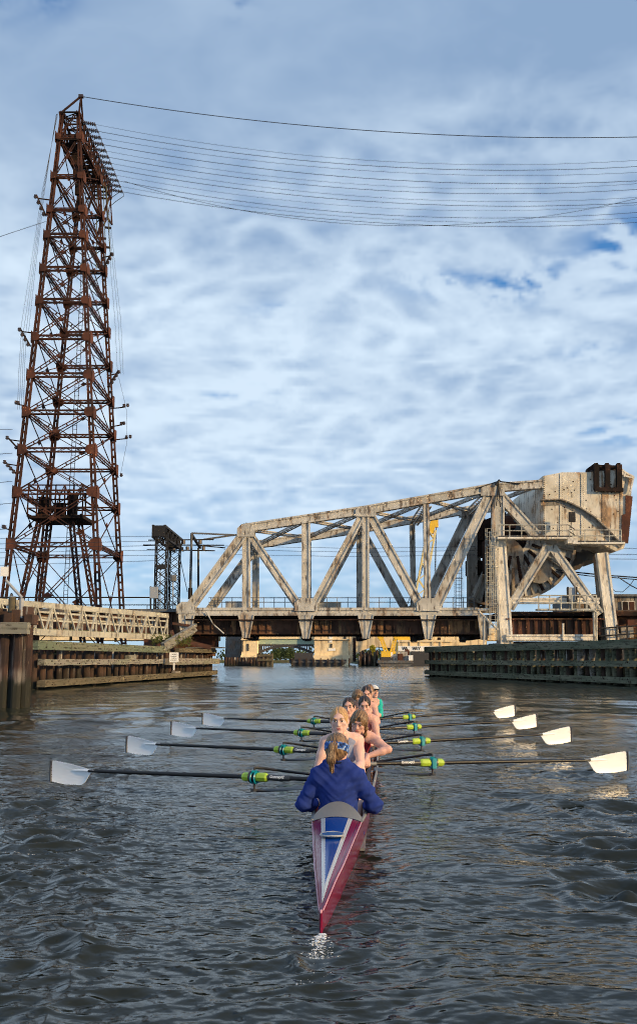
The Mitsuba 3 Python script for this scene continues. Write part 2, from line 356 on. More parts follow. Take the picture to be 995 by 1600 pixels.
# ---------------------------------------------------------------- lattice transmission tower
def build_tower():
    t = thing('transmission_tower', 'tall rust-brown lattice transmission tower with stepped crossarm, standing left of the bridge', 'tower')
    zb, zt = 2.6, 60.3
    yf = lambda z: 95.0 + 1.6 * (z - zb) / (zt - zb)
    yb = lambda z: 106.6 - 0.8 * (z - zb) / (zt - zb)
    xl = lambda z: -31.35 + 3.55 * (z - zb) / (zt - zb)
    xr = lambda z: -21.35 - 4.75 * (z - zb) / (zt - zb)
    C = [lambda z: np.array([xl(z), yf(z), z]), lambda z: np.array([xr(z), yf(z), z]),
         lambda z: np.array([xr(z), yb(z), z]), lambda z: np.array([xl(z), yb(z), z])]
    zs = [zb]
    for py in (851, 769, 703, 644, 586, 527, 470, 420, 368, 328, 276, 215):
        z = 20.0
        for _ in range(20): z = P(100, py, yf(z))[2]
        zs.append(z)
    zs.append(zt)
    outs = [np.array(o, float) for o in ((-1, -1, 0), (1, -1, 0), (1, 1, 0), (-1, 1, 0))]
    # corner legs: two angles tied by battens
    for k in range(4):
        m = MB(); lw = 0.52
        a, b = C[k](zb - 1.5), C[k](zt if k < 2 else zt - 0.8)
        for o in ((-1, -1), (1, -1), (1, 1), (-1, 1)):
            q = np.array([o[0] * lw * .42, o[1] * lw * .42, 0])
            m.bar(a + q, b + q * .55, 0.135, 0.135, (0, 1, 0))
        n = 70
        for i in range(n):
            p = a + (b - a) * (i + .5) / n; s = lw * .42 * (1 - .45 * (i + .5) / n)
            for o in (-1, 1):
                m.box(p + [0, o * s, 0], (2 * s, 0.05, 0.20))
                m.box(p + [o * s, 0, .2], (0.05, 2 * s, 0.20))
        put('leg', m, 'rust', t)
    faces = [(0, 1, (0, -1, 0)), (1, 2, (1, 0, 0)), (3, 2, (0, 1, 0)), (0, 3, (-1, 0, 0))]
    for f, (i, j, nn) in enumerate(faces):
        for li, z in enumerate(zs[1:-1]):
            zz = z
            a, b = C[i](zz), C[j](zz)
            m = MB(); d = nrm(b - a)
            w = (0.5 if li < 9 else 0.38) * (1 if f == 0 else .8)
            m.lattice(a + d * .1, b - d * .1, w, 0.42, nn, chord=0.10, lace=0.06, step=0.9)
            put('crossbeam', m, 'rust', t)
        for li in range(len(zs) - 1):
            z0, z1 = zs[li], zs[li + 1]
            a0, b0, a1, b1 = C[i](z0), C[j](z0), C[i](z1), C[j](z1)
            off = np.asarray(nn, float) * 0.14
            for (p, q, s) in ((a0, b1, 1), (b0, a1, -1)):
                m = MB(); d = nrm(q - p)
                side = nrm(np.cross(d, nn))
                g = 0.15 if li < 9 else 0.10
                for e in ((-1, 1) if f == 0 else (0,)):
                    m.bar(p + side * e * g + off * s, q + side * e * g + off * s, 0.085, 0.09, nn)
                L = np.linalg.norm(q - p)
                for r in ((.18, .34, .66, .82) if f == 0 else ()):
                    c = p + (q - p) * r + off * s
                    m.bar(c - side * (g + .04), c + side * (g + .04), 0.14, 0.06, nn)
                put('brace', m, 'rust', t)
            mid = (a0 + b1) / 2
            wv, uv_ = nrm(b0 - a0), np.array([0, 0, 1.0])
            r = .13 + .045 * np.linalg.norm(b0 - a0)
            put('gusset_plate', MB().plate([mid + wv * r * .9, mid + uv_ * r * .55, mid - wv * r * .9, mid - uv_ * r * .55], nn, 0.32 if f == 0 else .05), 'rust_plate', t)
        for z in zs[1:-1]:
            fwid = np.linalg.norm(C[j](z) - C[i](z)); s = .30 + .034 * fwid; rc = .10 + .072 * fwid
            for c, sg in ((C[i](z), 1), (C[j](z), -1)):
                d = nrm(C[j](z) - C[i](z)) * sg
                o = np.asarray(nn, float) * 0.36
                poly = [c + o - d * .30 + [0, 0, s], c + o + d * rc * .55 + [0, 0, s * .9], c + o + d * rc + [0, 0, .24], c + o + d * rc - [0, 0, .24], c + o + d * rc * .55 - [0, 0, s * .9], c + o - d * .30 - [0, 0, s]]
                put('gusset_plate', MB().plate(poly, nn, 0.06), 'rust_plate', t)
    # long crossarm on top, reaching back
    ya, yz, zc = 96.2, 112.8, 59.0
    xa, xb = xl(zc) - .1, xr(zc) + .1
    for s, x in enumerate((xa, xb)):
        m = MB()
        for z in (zc + 1.0, zc - 2.2):
            m.bar((x, ya, z), (x, yz, z if z > zc else zc - .6), 0.22, 0.22)
        n = 14
        for i in range(n):
            y0, y1 = ya + (yz - ya) * i / n, ya + (yz - ya) * (i + 1) / n
            zl = lambda y: zc - 2.2 + 1.6 * (y - ya) / (yz - ya)
            m.bar((x, y0, zl(y0) if i % 2 else zc + 1), (x, y1, zc + 1 if i % 2 else zl(y1)), 0.13, 0.13)
            m.bar((x, y1, zl(y1)), (x, y1, zc + 1), 0.12, 0.12)
        put('crossarm', m, 'rust', t)
    n = 14
    for i in range(n + 1):
        y = ya + (yz - ya) * i / n
        for z in (zc + 1, zc - 2.2 + 1.6 * i / n):
            m = MB()
            m.bar((xa, y, z), (xb, y, z), 0.14, 0.14)
            if i < n: m.bar((xa if i % 2 else xb, y, z), (xb if i % 2 else xa, y + (yz - ya) / n, z), 0.09, 0.09)
            put('crossarm_tie', m, 'rust_dark', t)
    for i in range(5):
        y = ya + 2.0 + i * 2.2
        put('walk_plate', MB().box(((xa + xb) / 2, y, zc - .7), (xb - xa - .8, .9, .10)), 'rust_dark', t)
    # peak that carries the top wire
    m = MB(); pk = np.array([xr(zt) + .25, 96.6, 62.1])
    for q in ((xl(zt), 96.6, zt), (xr(zt), 96.6, zt - 1.5), (xr(zt), 99, zt - .5)): m.bar(q, pk, 0.17, 0.17)
    put('peak', m, 'rust', t)
    put('peak_clamp', MB().box(pk, (.5, .4, .3)), 'insulator', t)
    # struts from the legs up to the far end of the crossarm, the drop frame under it
    m = MB()
    for x in (xa, xb):
        m.bar((x, yb(50), 50), (x, 111.6, zc - 1.0), 0.2, 0.2)
    m.bar((xb, 112.4, zc - 1), (xb + .3, 112.4, zc - 4.2), .14, .14); m.bar((xb, 109.8, zc - 1), (xb + .3, 109.8, zc - 4.6), .14, .14)
    m.bar((xb + .3, 112.4, zc - 4.2), (xb + .3, 109.8, zc - 4.6), .2, .2); m.bar((xb, 112.4, zc - 1.2), (xb + .3, 109.8, zc - 4.6), .1, .1)
    m.bar((xb + .3, 109.8, zc - 4.6), (xb, yb(50), 50), .14, .14)
    put('drop_frame', m, 'rust', t)
    # diagonal shaft of plates inside the tower, seen dark through the bracing
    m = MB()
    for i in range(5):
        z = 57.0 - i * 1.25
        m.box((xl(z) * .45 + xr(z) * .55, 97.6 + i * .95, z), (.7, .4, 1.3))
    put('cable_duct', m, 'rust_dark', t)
    m = MB()
    for x in np.linspace(-.5, .5, 4):
        m.tube([(xr(52) - .3 + x * .6, 106.8 + x * 2, 57.5), (xr(48) + x * 1.2, 106.6 + x * 2, 47 + x * 2)], .05, 5)
    put('jumper_cables', m, 'timber_green', t)
    # diagonal tie that crosses the mid bay, ladder of the back leg
    m = MB(); n = 60
    for s in (-.22, .22): m.bar((xl(4) + 3.9 + s, 104.0, 4), (xl(57) + 1.4 + s, 104.0, 57), .06, .06)
    for i in range(110):
        z = 4 + 53 * i / 110; x = xl(4) + 3.9 + (xl(57) + 1.4 - xl(4) - 3.9) * i / 110
        m.bar((x - .22, 104, z), (x + .22, 104, z), .04, .04)
    put('ladder', m, 'rust_dark', t)
    # working platform with an equipment cage, carried on splayed props
    zp = P(70, 812, 99)[2]
    cx, cy = -27.0, 99.5
    m = MB().box((cx + .2, cy, zp), (5.6, 5.2, .28))
    for i in range(7): m.bar((cx - 2.6 + i * .9, cy - 2.8, zp + .2), (cx - 2.6 + i * .9, cy + 2.8, zp + .2), .16, .16)
    put('platform', m, 'rust_dark', t)
    m = MB()
    for (bx, by, tx, ty) in ((-3.6, -3.6, -1.6, -1.8), (3.9, -3.6, 1.6, -1.8), (-3.4, 4.4, -1.6, 1.8), (3.9, 4.4, 1.6, 1.8)):
        q = MB().lattice((cx + bx, cy + by, zb - 1), (cx + tx, cy + ty, zp), .55, .4, (0, 1, 0), .15, .08)
        put('prop', q, 'rust', t)
    m = MB(); h = 3.3
    for x in np.linspace(-2.7, 2.9, 7):
        for y in (-2.5, 2.5): m.bar((cx + x, cy + y, zp), (cx + x, cy + y, zp + h), .12, .12)
    for z in (.9, 1.8, h):
        for y in (-2.5, 2.5): m.bar((cx - 2.8, cy + y, zp + z), (cx + 3, cy + y, zp + z), .13, .13)
        for x in (-2.7, 2.9): m.bar((cx + x, cy - 2.5, zp + z), (cx + x, cy + 2.5, zp + z), .13, .13)
    for k in range(6): m.bar((cx - 2.7 + k * .93, cy - 2.55, zp + (.9 if k % 2 else h)), (cx - 1.8 + k * .93, cy - 2.55, zp + (h if k % 2 else .9)), .09, .09)
    put('cage', m, 'rust', t)
    for (x, y, sx, sz) in ((-1.4, -1.4, .9, 1.9), (.1, -.6, 1.1, 1.4), (1.6, -1.2, .8, 2.3), (.9, 1.2, .9, 1.7)):
        put('switch_box', MB().box((cx + x, cy + y, zp + .2 + sz / 2), (sx, .7, sz)).box((cx + x, cy + y, zp + .25 + sz), (sx + .15, .85, .1)), 'rust_dark', t)
    m = MB()
    for x in (-1.6, -.4, .9, 2.2):
        m.tube([(cx + x, cy - 1, zp + 2.0), (cx + x + .3, cy - 1.6, zp + 3.0), (cx + x + .8, cy - 2.2, zp + 2.2), (cx + x + 1, cy - 2.3, zp + .8)], .07, 5)
    put('cable_loops', m, 'rust_dark', t)
    # outrigger bars with pin insulators, stepping down both sides
    def outrigger(px, py, Y, side, n, slope):
        q = P(px, py, Y); m = MB()
        x1 = xl(q[2]) if side < 0 else xr(q[2])
        a = np.array([x1, Y, q[2] - .2]); b = q
        m.bar(a, b, .11, .11)
        if slope:
            c = b + np.array([-side * .95, 0, -2.0 * slope]); m.bar(b + [side * .2, 0, .4 * slope], c, .16, .16)
        k = put('outrigger', m, 'rust_dark', t)
        for i in range(n):
            p = (b + (np.array([-side * .95, 0, -2.0 * slope]) if slope else (a - b) * .25) * (i / max(1, n - 1))) + [side * .28, 0, 0.05]
            mm = MB()
            for r, z in ((.12, 0), (.2, .1), (.12, .2), (.17, .28)): mm.tube([p + [0, 0, z - .04], p + [0, 0, z + .05]], r, 7)
            put('insulator', mm, 'insulator', k)
    for a in ((60, 310, 96.2, -1, 4, 1), (35, 518, 95.8, -1, 4, .8), (30, 632, 95.6, -1, 2, 0), (16, 687, 95.5, -1, 2, .5), (12, 725, 95.4, -1, 4, .5), (10, 826, 95.2, -1, 2, 0),
              (172, 400, 105.7, 1, 5, 1), (182, 584, 106, 1, 5, .8), (196, 636, 106, 1, 2, 0), (190, 664, 106, 1, 2, 0), (200, 685, 106.1, 1, 2, 0), (186, 745, 106.2, 1, 1, 0)):
        outrigger(*a)
    # strain insulators of the twelve river wires, one behind another along the crossarm
    ends = []
    for i in range(12):
        y = 97.4 + i * (112.3 - 97.4) / 11; z = zc + .55 - .02 * i
        m = MB(); n = 7; a = np.array([xb, y, z]); b = a + [1.55, 0, -.28]
        m.tube([a, b], .05, 5)
        for k in range(n):
            c = a + (b - a) * (k + 1.0) / (n + .6)
            m.tube([c - [.05, 0, 0], c + [.05, 0, 0]], .21, 8)
        put('strain_insulator', m, 'insulator', t)
        put('jumper_loop', tube([b, b + [.1, .1, -.5], a + [.6, .2, -1.5], a + [.1, .3, -1.9]], .045, 5), 'wire', t)
        ends.append(b)
    for y in (106.9, 109.4): 
        for z in (50.5, 53): put('strain_insulator', MB().tube([(xb + .1, y, z), (xb + .9, y, z - .1)], .15, 7), 'insulator', t)
    put('warning_plate', MB().box(P(7.6, 893, 94.6), (.8, .04, .95)), 'sign_white', t, label='small white and red plate low on the left leg')
    return t, ends, pk
_tower, _ends, _peak = build_tower()

# ---------------------------------------------------------------- wires over the river
def sag_wire(a, xlow, zlow, x1, y1, r, n=48):
    x = a[0] + (x1 - a[0]) * np.linspace(0, 1, n)
    k = (a[2] - zlow) / (a[0] - xlow) ** 2
    y = a[1] + (y1 - a[1]) * np.linspace(0, 1, n)
    return tube(np.stack([x, y, zlow + k * (x - xlow) ** 2], 1), r, 5)
_ord = ['second', 'third', 'fourth', 'fifth', 'sixth', 'seventh', 'eighth', 'ninth', 'tenth', 'eleventh', 'twelfth', 'thirteenth']
put('power_line', sag_wire(_peak, 27.5, 57.25, 90, 96.6, .042), 'wire', label='topmost and darkest power line running right from the tower peak', cat='power line', group='power lines over the river')
for i, e in enumerate(_ends):
    zl = 54.55 + (i % 3) * .12 - .03 * i
    put('power_line', sag_wire(e, 20 + (i % 4), zl, 80, e[1], (.018, .028, .02, .03)[i % 4]), 'wire',
        label=f'{_ord[i]} power line from the top, counted where they leave the tower', cat='power line', group='power lines over the river')
put('power_line', sag_wire(_ends[10] + np.array([.3, 0.4, .9]), 11.5, 54.1, 58, _ends[10][1] + .4, .028), 'wire', label='low-slung power line that rises across its neighbours at right', cat='power line', group='power lines over the river')
# slack wires hanging beside the tower on both sides
_nth = ['outermost', 'second', 'third', 'innermost']
def drop(pts, Y, lab, r=.018):
    q = np.array([P(x, y, Y) for x, y in pts])
    tt = np.linspace(0, 1, 24)
    s = np.linspace(0, 1, len(q))
    put('drop_wire', tube(np.stack([np.interp(tt, s, q[:, k]) for k in range(3)], 1), r, 4), 'wire', label=lab, cat='wire', group='slack wires hanging beside the tower')
for i, dx in enumerate((0, 5, 9, 13)):
    drop([(91 - dx * .2, 178), (66 + dx * .3, 300), (48 + dx * .6, 420), (32 + dx, 520)], 96 + .2 * i, f'{_nth[i]} long slack wire from the left, hanging down the left side of the tower')
for i, dx in enumerate((0, 3, 6, 9)):
    drop([(34 + dx * .8, 520), (30 + dx, 580), (28 + dx, 640)], 95.6 + .2 * i, f'{_nth[i]} short wire from the left, hanging beside the middle of the tower')
for i, dx in enumerate((0, 5, 9)):
    drop([(168 + dx * .4, 330), (174 + dx * .8, 430), (180 + dx, 500), (184 + dx, 585)], 106.5 + .2 * i, f'{["innermost", "middle", "outermost"][i]} slack wire hanging down the right side of the tower')
drop([(186, 590), (198, 640), (199, 690), (188, 745)], 106.6, 'thin slack wire curving along the lower right side of the tower')
for (y0, y1, lab) in ((370, 346, 'single wire leaving the tower to the upper left'), (671, 671, 'wire leaving the tower to the left at mid height'), (711, 708, 'wire leaving the tower to the left, below mid height'),
                      (756, 752, 'wire leaving the tower left above the platform'), (790, 786, 'wire leaving the tower left at the platform'), (828, 826, 'wire leaving the tower left below the platform')):
    a, b = P(-60, y0 + (y0 - y1) * .8, 94), P(72 if y0 < 400 else 20, y1, 96)
    a = b + (a - b) * 6
    put('side_wire', tube([a, (a + b) / 2 - [0, 0, .12], b], .03, 4), 'wire', label=lab, cat='wire', group='wires leaving the tower to the left')
# ---------------------------------------------------------------- bascule bridge: the lifting leaf
YN, YFAR = 80.0, 92.0
def N(px, py, y=YN): return P(px, py, y)
def FAR(p): return np.array([p[0], YFAR, p[2]])
UPY = (0, -1, 0)

def hsec(p0, p1, w, d, lip=.16, inset=.10):
    """A riveted channel member: two raised flange strips on a recessed web, on its near and far faces; flange edge of chamfered look."""
    m = MB()
    dd, s, u = m.frame(p0, p1, UPY)
    m.bar(p0, p1, w - .04, d - 2 * inset, UPY)
    for e in (-1, 1):
        o = s * e * (w / 2 - lip / 2)
        m.bar(np.asarray(p0) + o, np.asarray(p1) + o, lip, d, UPY)
    return m

def build_leaf():
    t = thing('bascule_span', 'weathered off-white riveted truss lift span crossing the river, with big tan counterweight', 'bridge')
    Lx = [287, 385, 478, 571, 668, 768]; yb = 956
    L = [N(x, yb) for x in Lx]
    Up = {1: N(385, 832), 2: N(478, 817), 3: N(571, 802), 4: N(665, 788), 5: N(768, 769)}
    Uend = N(846, 757)
    for side in (0, 1):
        M = (lambda p: p) if side == 0 else FAR
        mat = 'bridge_paint'
        pt = lambda nm, p0, p1, w, d, mm=mat, **k: put(nm, hsec(M(p0), M(p1), w, d, **k), mm, t)
        pt('end_post', L[0] + [.2, 0, -.1], Up[1] + [.15, 0, .35], .80, .75)
        pts = [Up[1] + [-.1, 0, .35], Up[3] + [0, 0, .25], Up[5] + [0, 0, .35], Uend]
        for a, b in zip(pts[:-1], pts[1:]): pt('top_chord', a, b, .72, .78, lip=.14)
        for k in (1, 2, 3, 4):
            pt('vertical', L[k], Up[k], (.66, .72, .58, .5)[k - 1], .62)
        pt('diagonal', Up[1] + [.2, 0, 0], L[2] + [-.3, 0, .1], .62, .6)
        pt('diagonal', L[2] + [.4, 0, .1], Up[3] + [-.25, 0, -.1], .62, .6)
        pt('diagonal', Up[3] + [.35, 0, -.1], L[4] + [-.4, 0, .1], .72, .6)
        pt('diagonal', L[4] + [.5, 0, .1], Up[5] + [-.2, 0, -.2], .86, .66)
        pt('diagonal', Up[5] + [.7, 0, -.35], N(838, 838), .82, .6)
        pt('post', N(777, 948), Up[5] + [.5, 0, .1], 1.05, .7)
        pt('bottom_chord', N(280, 956), N(748, 956), .66, .7, lip=.2)
        # gusset plates over the joints
        for p, w, h in ((Up[1], 1.5, 1.2), (Up[3], 1.7, 1.0), (Up[5], 2.0, 1.1), (L[2] + [0, 0, .45], 1.9, 1.2), (L[4] + [0, 0, .45], 1.9, 1.2), (L[0] + [.25, 0, .2], 1.6, 1.1)):
            q = M(p)
            for e in (-1, 1):
                put('gusset_plate', MB().plate([q + [-w / 2, 0, -h / 3], q + [w / 2, 0, -h / 3], q + [w / 2, 0, h / 4], q + [w / 4, 0, h * .55], q + [-w / 4, 0, h * .55], q + [-w / 2, 0, h / 4]] + np.array([0, e * .40, 0]), (0, 1, 0), .035), mat, t)
        # tapering bracket plates below the deck with a stiffener down the middle
        for x, w0, w1, yt, ybm in ((292, 24, 11, 962, 1003), (385, 24, 9, 961, 997), (478, 24, 9, 961, 998), (571, 24, 9, 961, 998), (668, 24, 9, 961, 999), (755, 20, 9, 961, 1000)):
            a = [M(N(x - w0 / 2, yt)), M(N(x + w0 / 2, yt)), M(N(x + w1 / 2, ybm)), M(N(x - w1 / 2, ybm))]
            m = MB().plate(np.array(a) + [0, -.30, 0], (0, 1, 0), .07)
            m.bar((a[0] + a[1]) / 2 + [0, -.36, 0], (a[2] + a[3]) / 2 + [0, -.36, 0], .12, .10, UPY)
            for e in (0, 1): m.bar(a[e] + [0, -.30, 0], a[3 - e] + [0, -.30, 0], .08, .28, UPY)
            put('bracket_plate', m, mat, t)
    # floor: cross girders, deck, two rusty long girders
    zt, zl = N(0, 964)[2], N(0, 997)[2]
    for x in Lx[1:5] + [292, 755]:
        X = N(x, yb)[0]
        put('floor_beam', MB().box((X, 86, (zt + zl) / 2 - .1), (.42, 11.2, zt - zl - .2)).box((X, 86, zl + .04), (.85, 11.3, .07)).box((X, 86, zt - .16), (.85, 11.3, .07)), 'rust_dark', t)
    x0, x1 = N(286, yb)[0], N(760, yb)[0]
    put('deck', MB().box(((x0 + x1) / 2, 86, zt + .05), (x1 - x0, 11.1, .22)), 'rust_dark', t)
    for y, mm in ((81.2, 'rust_bright'), (84.6, 'rust_dark'), (87.4, 'rust_dark'), (90.1, 'rust_girder')):
        m = MB().box(((x0 + x1) / 2, y, (zt + zl) / 2 + .10), (x1 - x0, .05, zt - zl - .5))
        m.box(((x0 + x1) / 2, y, zl + .37), (x1 - x0, .40, .06))
        for i in range(38): m.box((x0 + (x1 - x0) * (i + .5) / 38, y - .09, (zt + zl) / 2 + .1), (.07, .14, zt - zl - .55))
        put('stringer', m, mm, t)
    # shelf pipe and cables along the floor edge
    put('conduit', tube([N(290, 968, 79.5), N(400, 969, 79.5), N(560, 968, 79.5), N(745, 969, 79.5)], .06), 'rust_dark', t)
    # lateral bracing between the two top chords
    tops = [Up[1] + [0, 0, .2], (Up[1] + Up[3]) / 2 + [0, 0, .2], Up[3] + [0, 0, .15], (Up[3] + Up[5]) / 2 + [0, 0, .15], Up[5] + [0, 0, .15], Uend]
    for i, p in enumerate(tops[:-1]):
        put('sway_strut', MB().lattice(p + [0, .3, -.1], FAR(p) + [0, -.3, -.1], .55, .8, (0, 0, 1), .11, .07, .6), 'bridge_paint', t)
        q = tops[i + 1]
        for a, b in ((p, FAR(q)), (q, FAR(p))):
            put('lateral_brace', MB().lattice(a + [0, .2 if a[1] < 85 else -.2, .05], b + [0, -.2 if b[1] > 85 else .2, .05], .42, .26, (0, 0, 1), .09, .06, .45), 'bridge_paint', t)
    for k in (1, 2, 3, 4):                                         # knee braces of the sway frames
        p = Up[k]
        for e, pp in ((1, p), (-1, FAR(p))):
            put('knee_brace', bar(pp + [0, e * .2, -1.5], pp + [0, e * 2.2, -.25], .16, .16), 'bridge_paint', t)
    # hand rails at deck level
    for y in (80.9, 91.2):
        for z, py in ((0, 934), (0, 941)):
            put('rail', tube([N(326, py, y), N(742, py, y)], .035, 5), 'grey_steel', t)
        for i in range(26):
            x = 330 + i * 16.4
            put('rail_post', bar(N(x, 933, y), N(x, 952, y), .06, .06), 'grey_steel', t)
    put('loose_cable', tube([N(322, 955, 79.5), N(333, 975, 79.4), N(350, 990, 79.4)], .06), 'bridge_paint', t, label='loose cable drooping from the deck near the left end')
    put('machine_box', MB().box(N(512, 946, 88), (2.4, 1.0, .55)), 'cream_paint', t)
    put('machine_box', MB().box(N(366, 945, 88), (1.5, .8, .6)), 'bridge_paint', t)
    # cables and a small tripod at the heel of the top chord
    m = MB(); a = N(778, 752, 79.6)
    for q in (N(745, 763, 79.6), N(812, 756, 79.6), N(775, 790, 79.4), N(781, 792, 79.4)): m.tube([a, q], .05, 5)
    m.tube([N(774, 758, 79.4), N(780, 750, 79.4)], .12, 6)
    put('stay', m, 'black_steel', t)

    # ---- counterweight: a tall riveted box across both trusses
    def prism(poly, y0, y1):
        pts = np.array([N(x, y) for x, y in poly]); 
        from shapely.geometry import Polygon
        m = trimesh.creation.extrude_polygon(Polygon(pts[:, [0, 2]]), y1 - y0, engine='earcut')
        v = np.stack([m.vertices[:, 0], y0 + m.vertices[:, 2], m.vertices[:, 1]], 1)
        return v, m.faces[:, ::-1]
    outline = [(846, 840), (846, 745), (876, 739), (915, 739), (932, 737), (968, 735), (986, 747), (982, 790), (976, 845), (972, 858), (960, 862), (940, 852)]
    cw = put('counterweight', prism(outline, 79.7, 92.3), 'counterweight_paint', t)
    xs = [846, 874, 907, 940, 968]
    for i in range(4):                                                 # plates of the near face, each with rivet lines
        a, b = xs[i] + .8, xs[i + 1] - .8
        top = np.interp([a, b], [846, 876, 915, 932, 968], [746, 740, 740, 738.5, 737])
        q = np.array([N(a, 838), N(b, 838 if i < 2 else 846), N(b, top[1]), N(a, top[0])]) + [0, -.32, 0]
        put('plate', MB().plate(q, (0, 1, 0), .04), 'counterweight_paint', cw)
        m = MB()
        for x in (a + 1.2, b - 1.2):
            for y in np.arange(745, 836, 3.2): m.box(N(x, y) + [0, -.36, 0], (.06, .05, .06))
        for k in range(9): m.box(N(a + 4 + RNG.random() * (b - a - 8), 750 + RNG.random() * 85) + [0, -.345, 0], (.10, .03, .10))
        put('rivets', m, 'rust_dark', cw, kind='stuff')
    for x in xs[1:]:
        put('splice_strip', MB().plate(np.array([N(x - 1.9, 840), N(x + 1.9, 840), N(x + 1.9, 741), N(x - 1.9, 741)]) + [0, -.37, 0], (0, 1, 0), .05), 'counterweight_paint', cw)
    # curved flange on the near face
    arc = [(842, 783), (872, 782), (884, 786), (905, 796), (925, 809), (943, 826), (958, 842), (968, 850)]
    m = MB()
    for (a, b) in zip(arc[:-1], arc[1:]):
        pa, pb = N(*a) + [0, -.52, 0], N(*b) + [0, -.52, 0]
        m.bar(pa, pb + (pb - pa) * .02, .10, .40, UPY)
        m.bar(pa + [0, .13, -.24], pb + [0, .13, -.24], .40, .06, UPY)
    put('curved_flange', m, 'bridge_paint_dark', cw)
    m = MB()
    for x in (928, 945, 963): m.bar(N(x, 728) + [0, -.55, 0], N(x, 767) + [0, -.55, 0], .42, .36, UPY).bar(N(x, 728) + [0, -.5, 0], N(x, 730, 82.5), .3, .3)
    m.bar(N(925, 766.5) + [0, -.6, 0], N(969, 767.5) + [0, -.6, 0], .32, .3, UPY); m.bar(N(926, 730) + [0, -.45, 0], N(966, 731) + [0, -.45, 0], .2, .2, UPY)
    m.box(N(946, 736) + [0, 1.2, 0], (2.2, 2.2, 1.0))
    m.bar(N(917, 737) + [0, 0, .1], N(928, 729) + [0, 0, .1], .25, .3)
    put('lifting_frame', m, 'rust_dark', t, label='dark rusty frame of three uprights on the counterweight top')
    put('end_plate', MB().plate(np.array([N(974, 775), N(985, 777), N(978, 850), N(967, 850), N(968, 806), N(974, 804)]) + [0, -.42, 0], (0, 1, 0), .08), 'rust_plate', cw, label='rust-red plate at the right edge of the counterweight')
    m = MB()
    for a, b in (((970, 733), (976, 738)), ((976, 738), (989, 745)), ((970, 733), (972, 742)), ((976, 744), (990, 747)), ((989, 745), (984, 768)), ((976, 738), (974, 745))):
        m.bar(N(*a, 79.4), N(*b, 79.4), .16, .12)
    put('corner_bracket', m, 'white_paint', cw)
    # ---- rolling segment: a thick ribbed quadrant of which both near and far stand
    for y0, y1 in ((80.6, 82.0), (90.2, 91.6)):
        C0 = N(806, 838); R = 5.15
        an = np.radians(np.linspace(8, -118, 26))
        rim = [C0 + [R * math.cos(a), 0, R * math.sin(a)] for a in an]
        rin = [C0 + [1.2 * math.cos(a), 0, 1.2 * math.sin(a)] for a in an]
        m = MB(); poly = np.array(rim + rin[::-1])
        from shapely.geometry import Polygon
        mm = trimesh.creation.extrude_polygon(Polygon(poly[:, [0, 2]]), .5, engine='earcut')
        m.add(np.stack([mm.vertices[:, 0], y0 + .4 + mm.vertices[:, 2], mm.vertices[:, 1]], 1), mm.faces[:, ::-1])
        seg = put('rolling_segment', m, 'bridge_paint', t)
        m = MB()
        for a, b in zip(rim[:-1], rim[1:]): m.bar(a + np.array([0, (y0 + y1) / 2 - a[1], 0]), b + np.array([0, (y0 + y1) / 2 - b[1], 0]), y1 - y0, .22, (0, 0, 1))
        put('rim', m, 'bridge_paint_dark', seg)
        for i in range(0, 26, 2):
            a = an[i]; d = np.array([math.cos(a), 0, math.sin(a)])
            put('rib', MB().bar(C0 + [0, y0 + .3 - YN, 0] + d * (1.6 if i % 4 else 2.6), C0 + [0, y0 + .3 - YN, 0] + d * (R - .1), .22, .3, UPY), 'rust_dark' if i % 4 else 'bridge_paint_dark', seg)
    # dark machinery between the segments
    m = MB()
    m.box(N(812, 865, 86), (5.5, 8.0, 3.0)); m.box(N(835, 850, 86), (7.5, 7.6, 1.3))
    put('machinery', m, 'rust_dark', t)
    m = MB().tube([N(790, 868, 81), N(790, 868, 91)], 1.5, 16).tube([N(842, 893, 79.9), N(842, 893, 80.5)], 1.0, 16)
    put('gear', m, 'bridge_paint_dark', t)
    put('tail_block', MB().tube([N(893, 871, 84), N(893, 871, 90)], 1.2, 12).box(N(896, 870, 87), (3.4, 6, 1.2)), 'grey_steel', t)
    return t
_leaf = build_leaf()

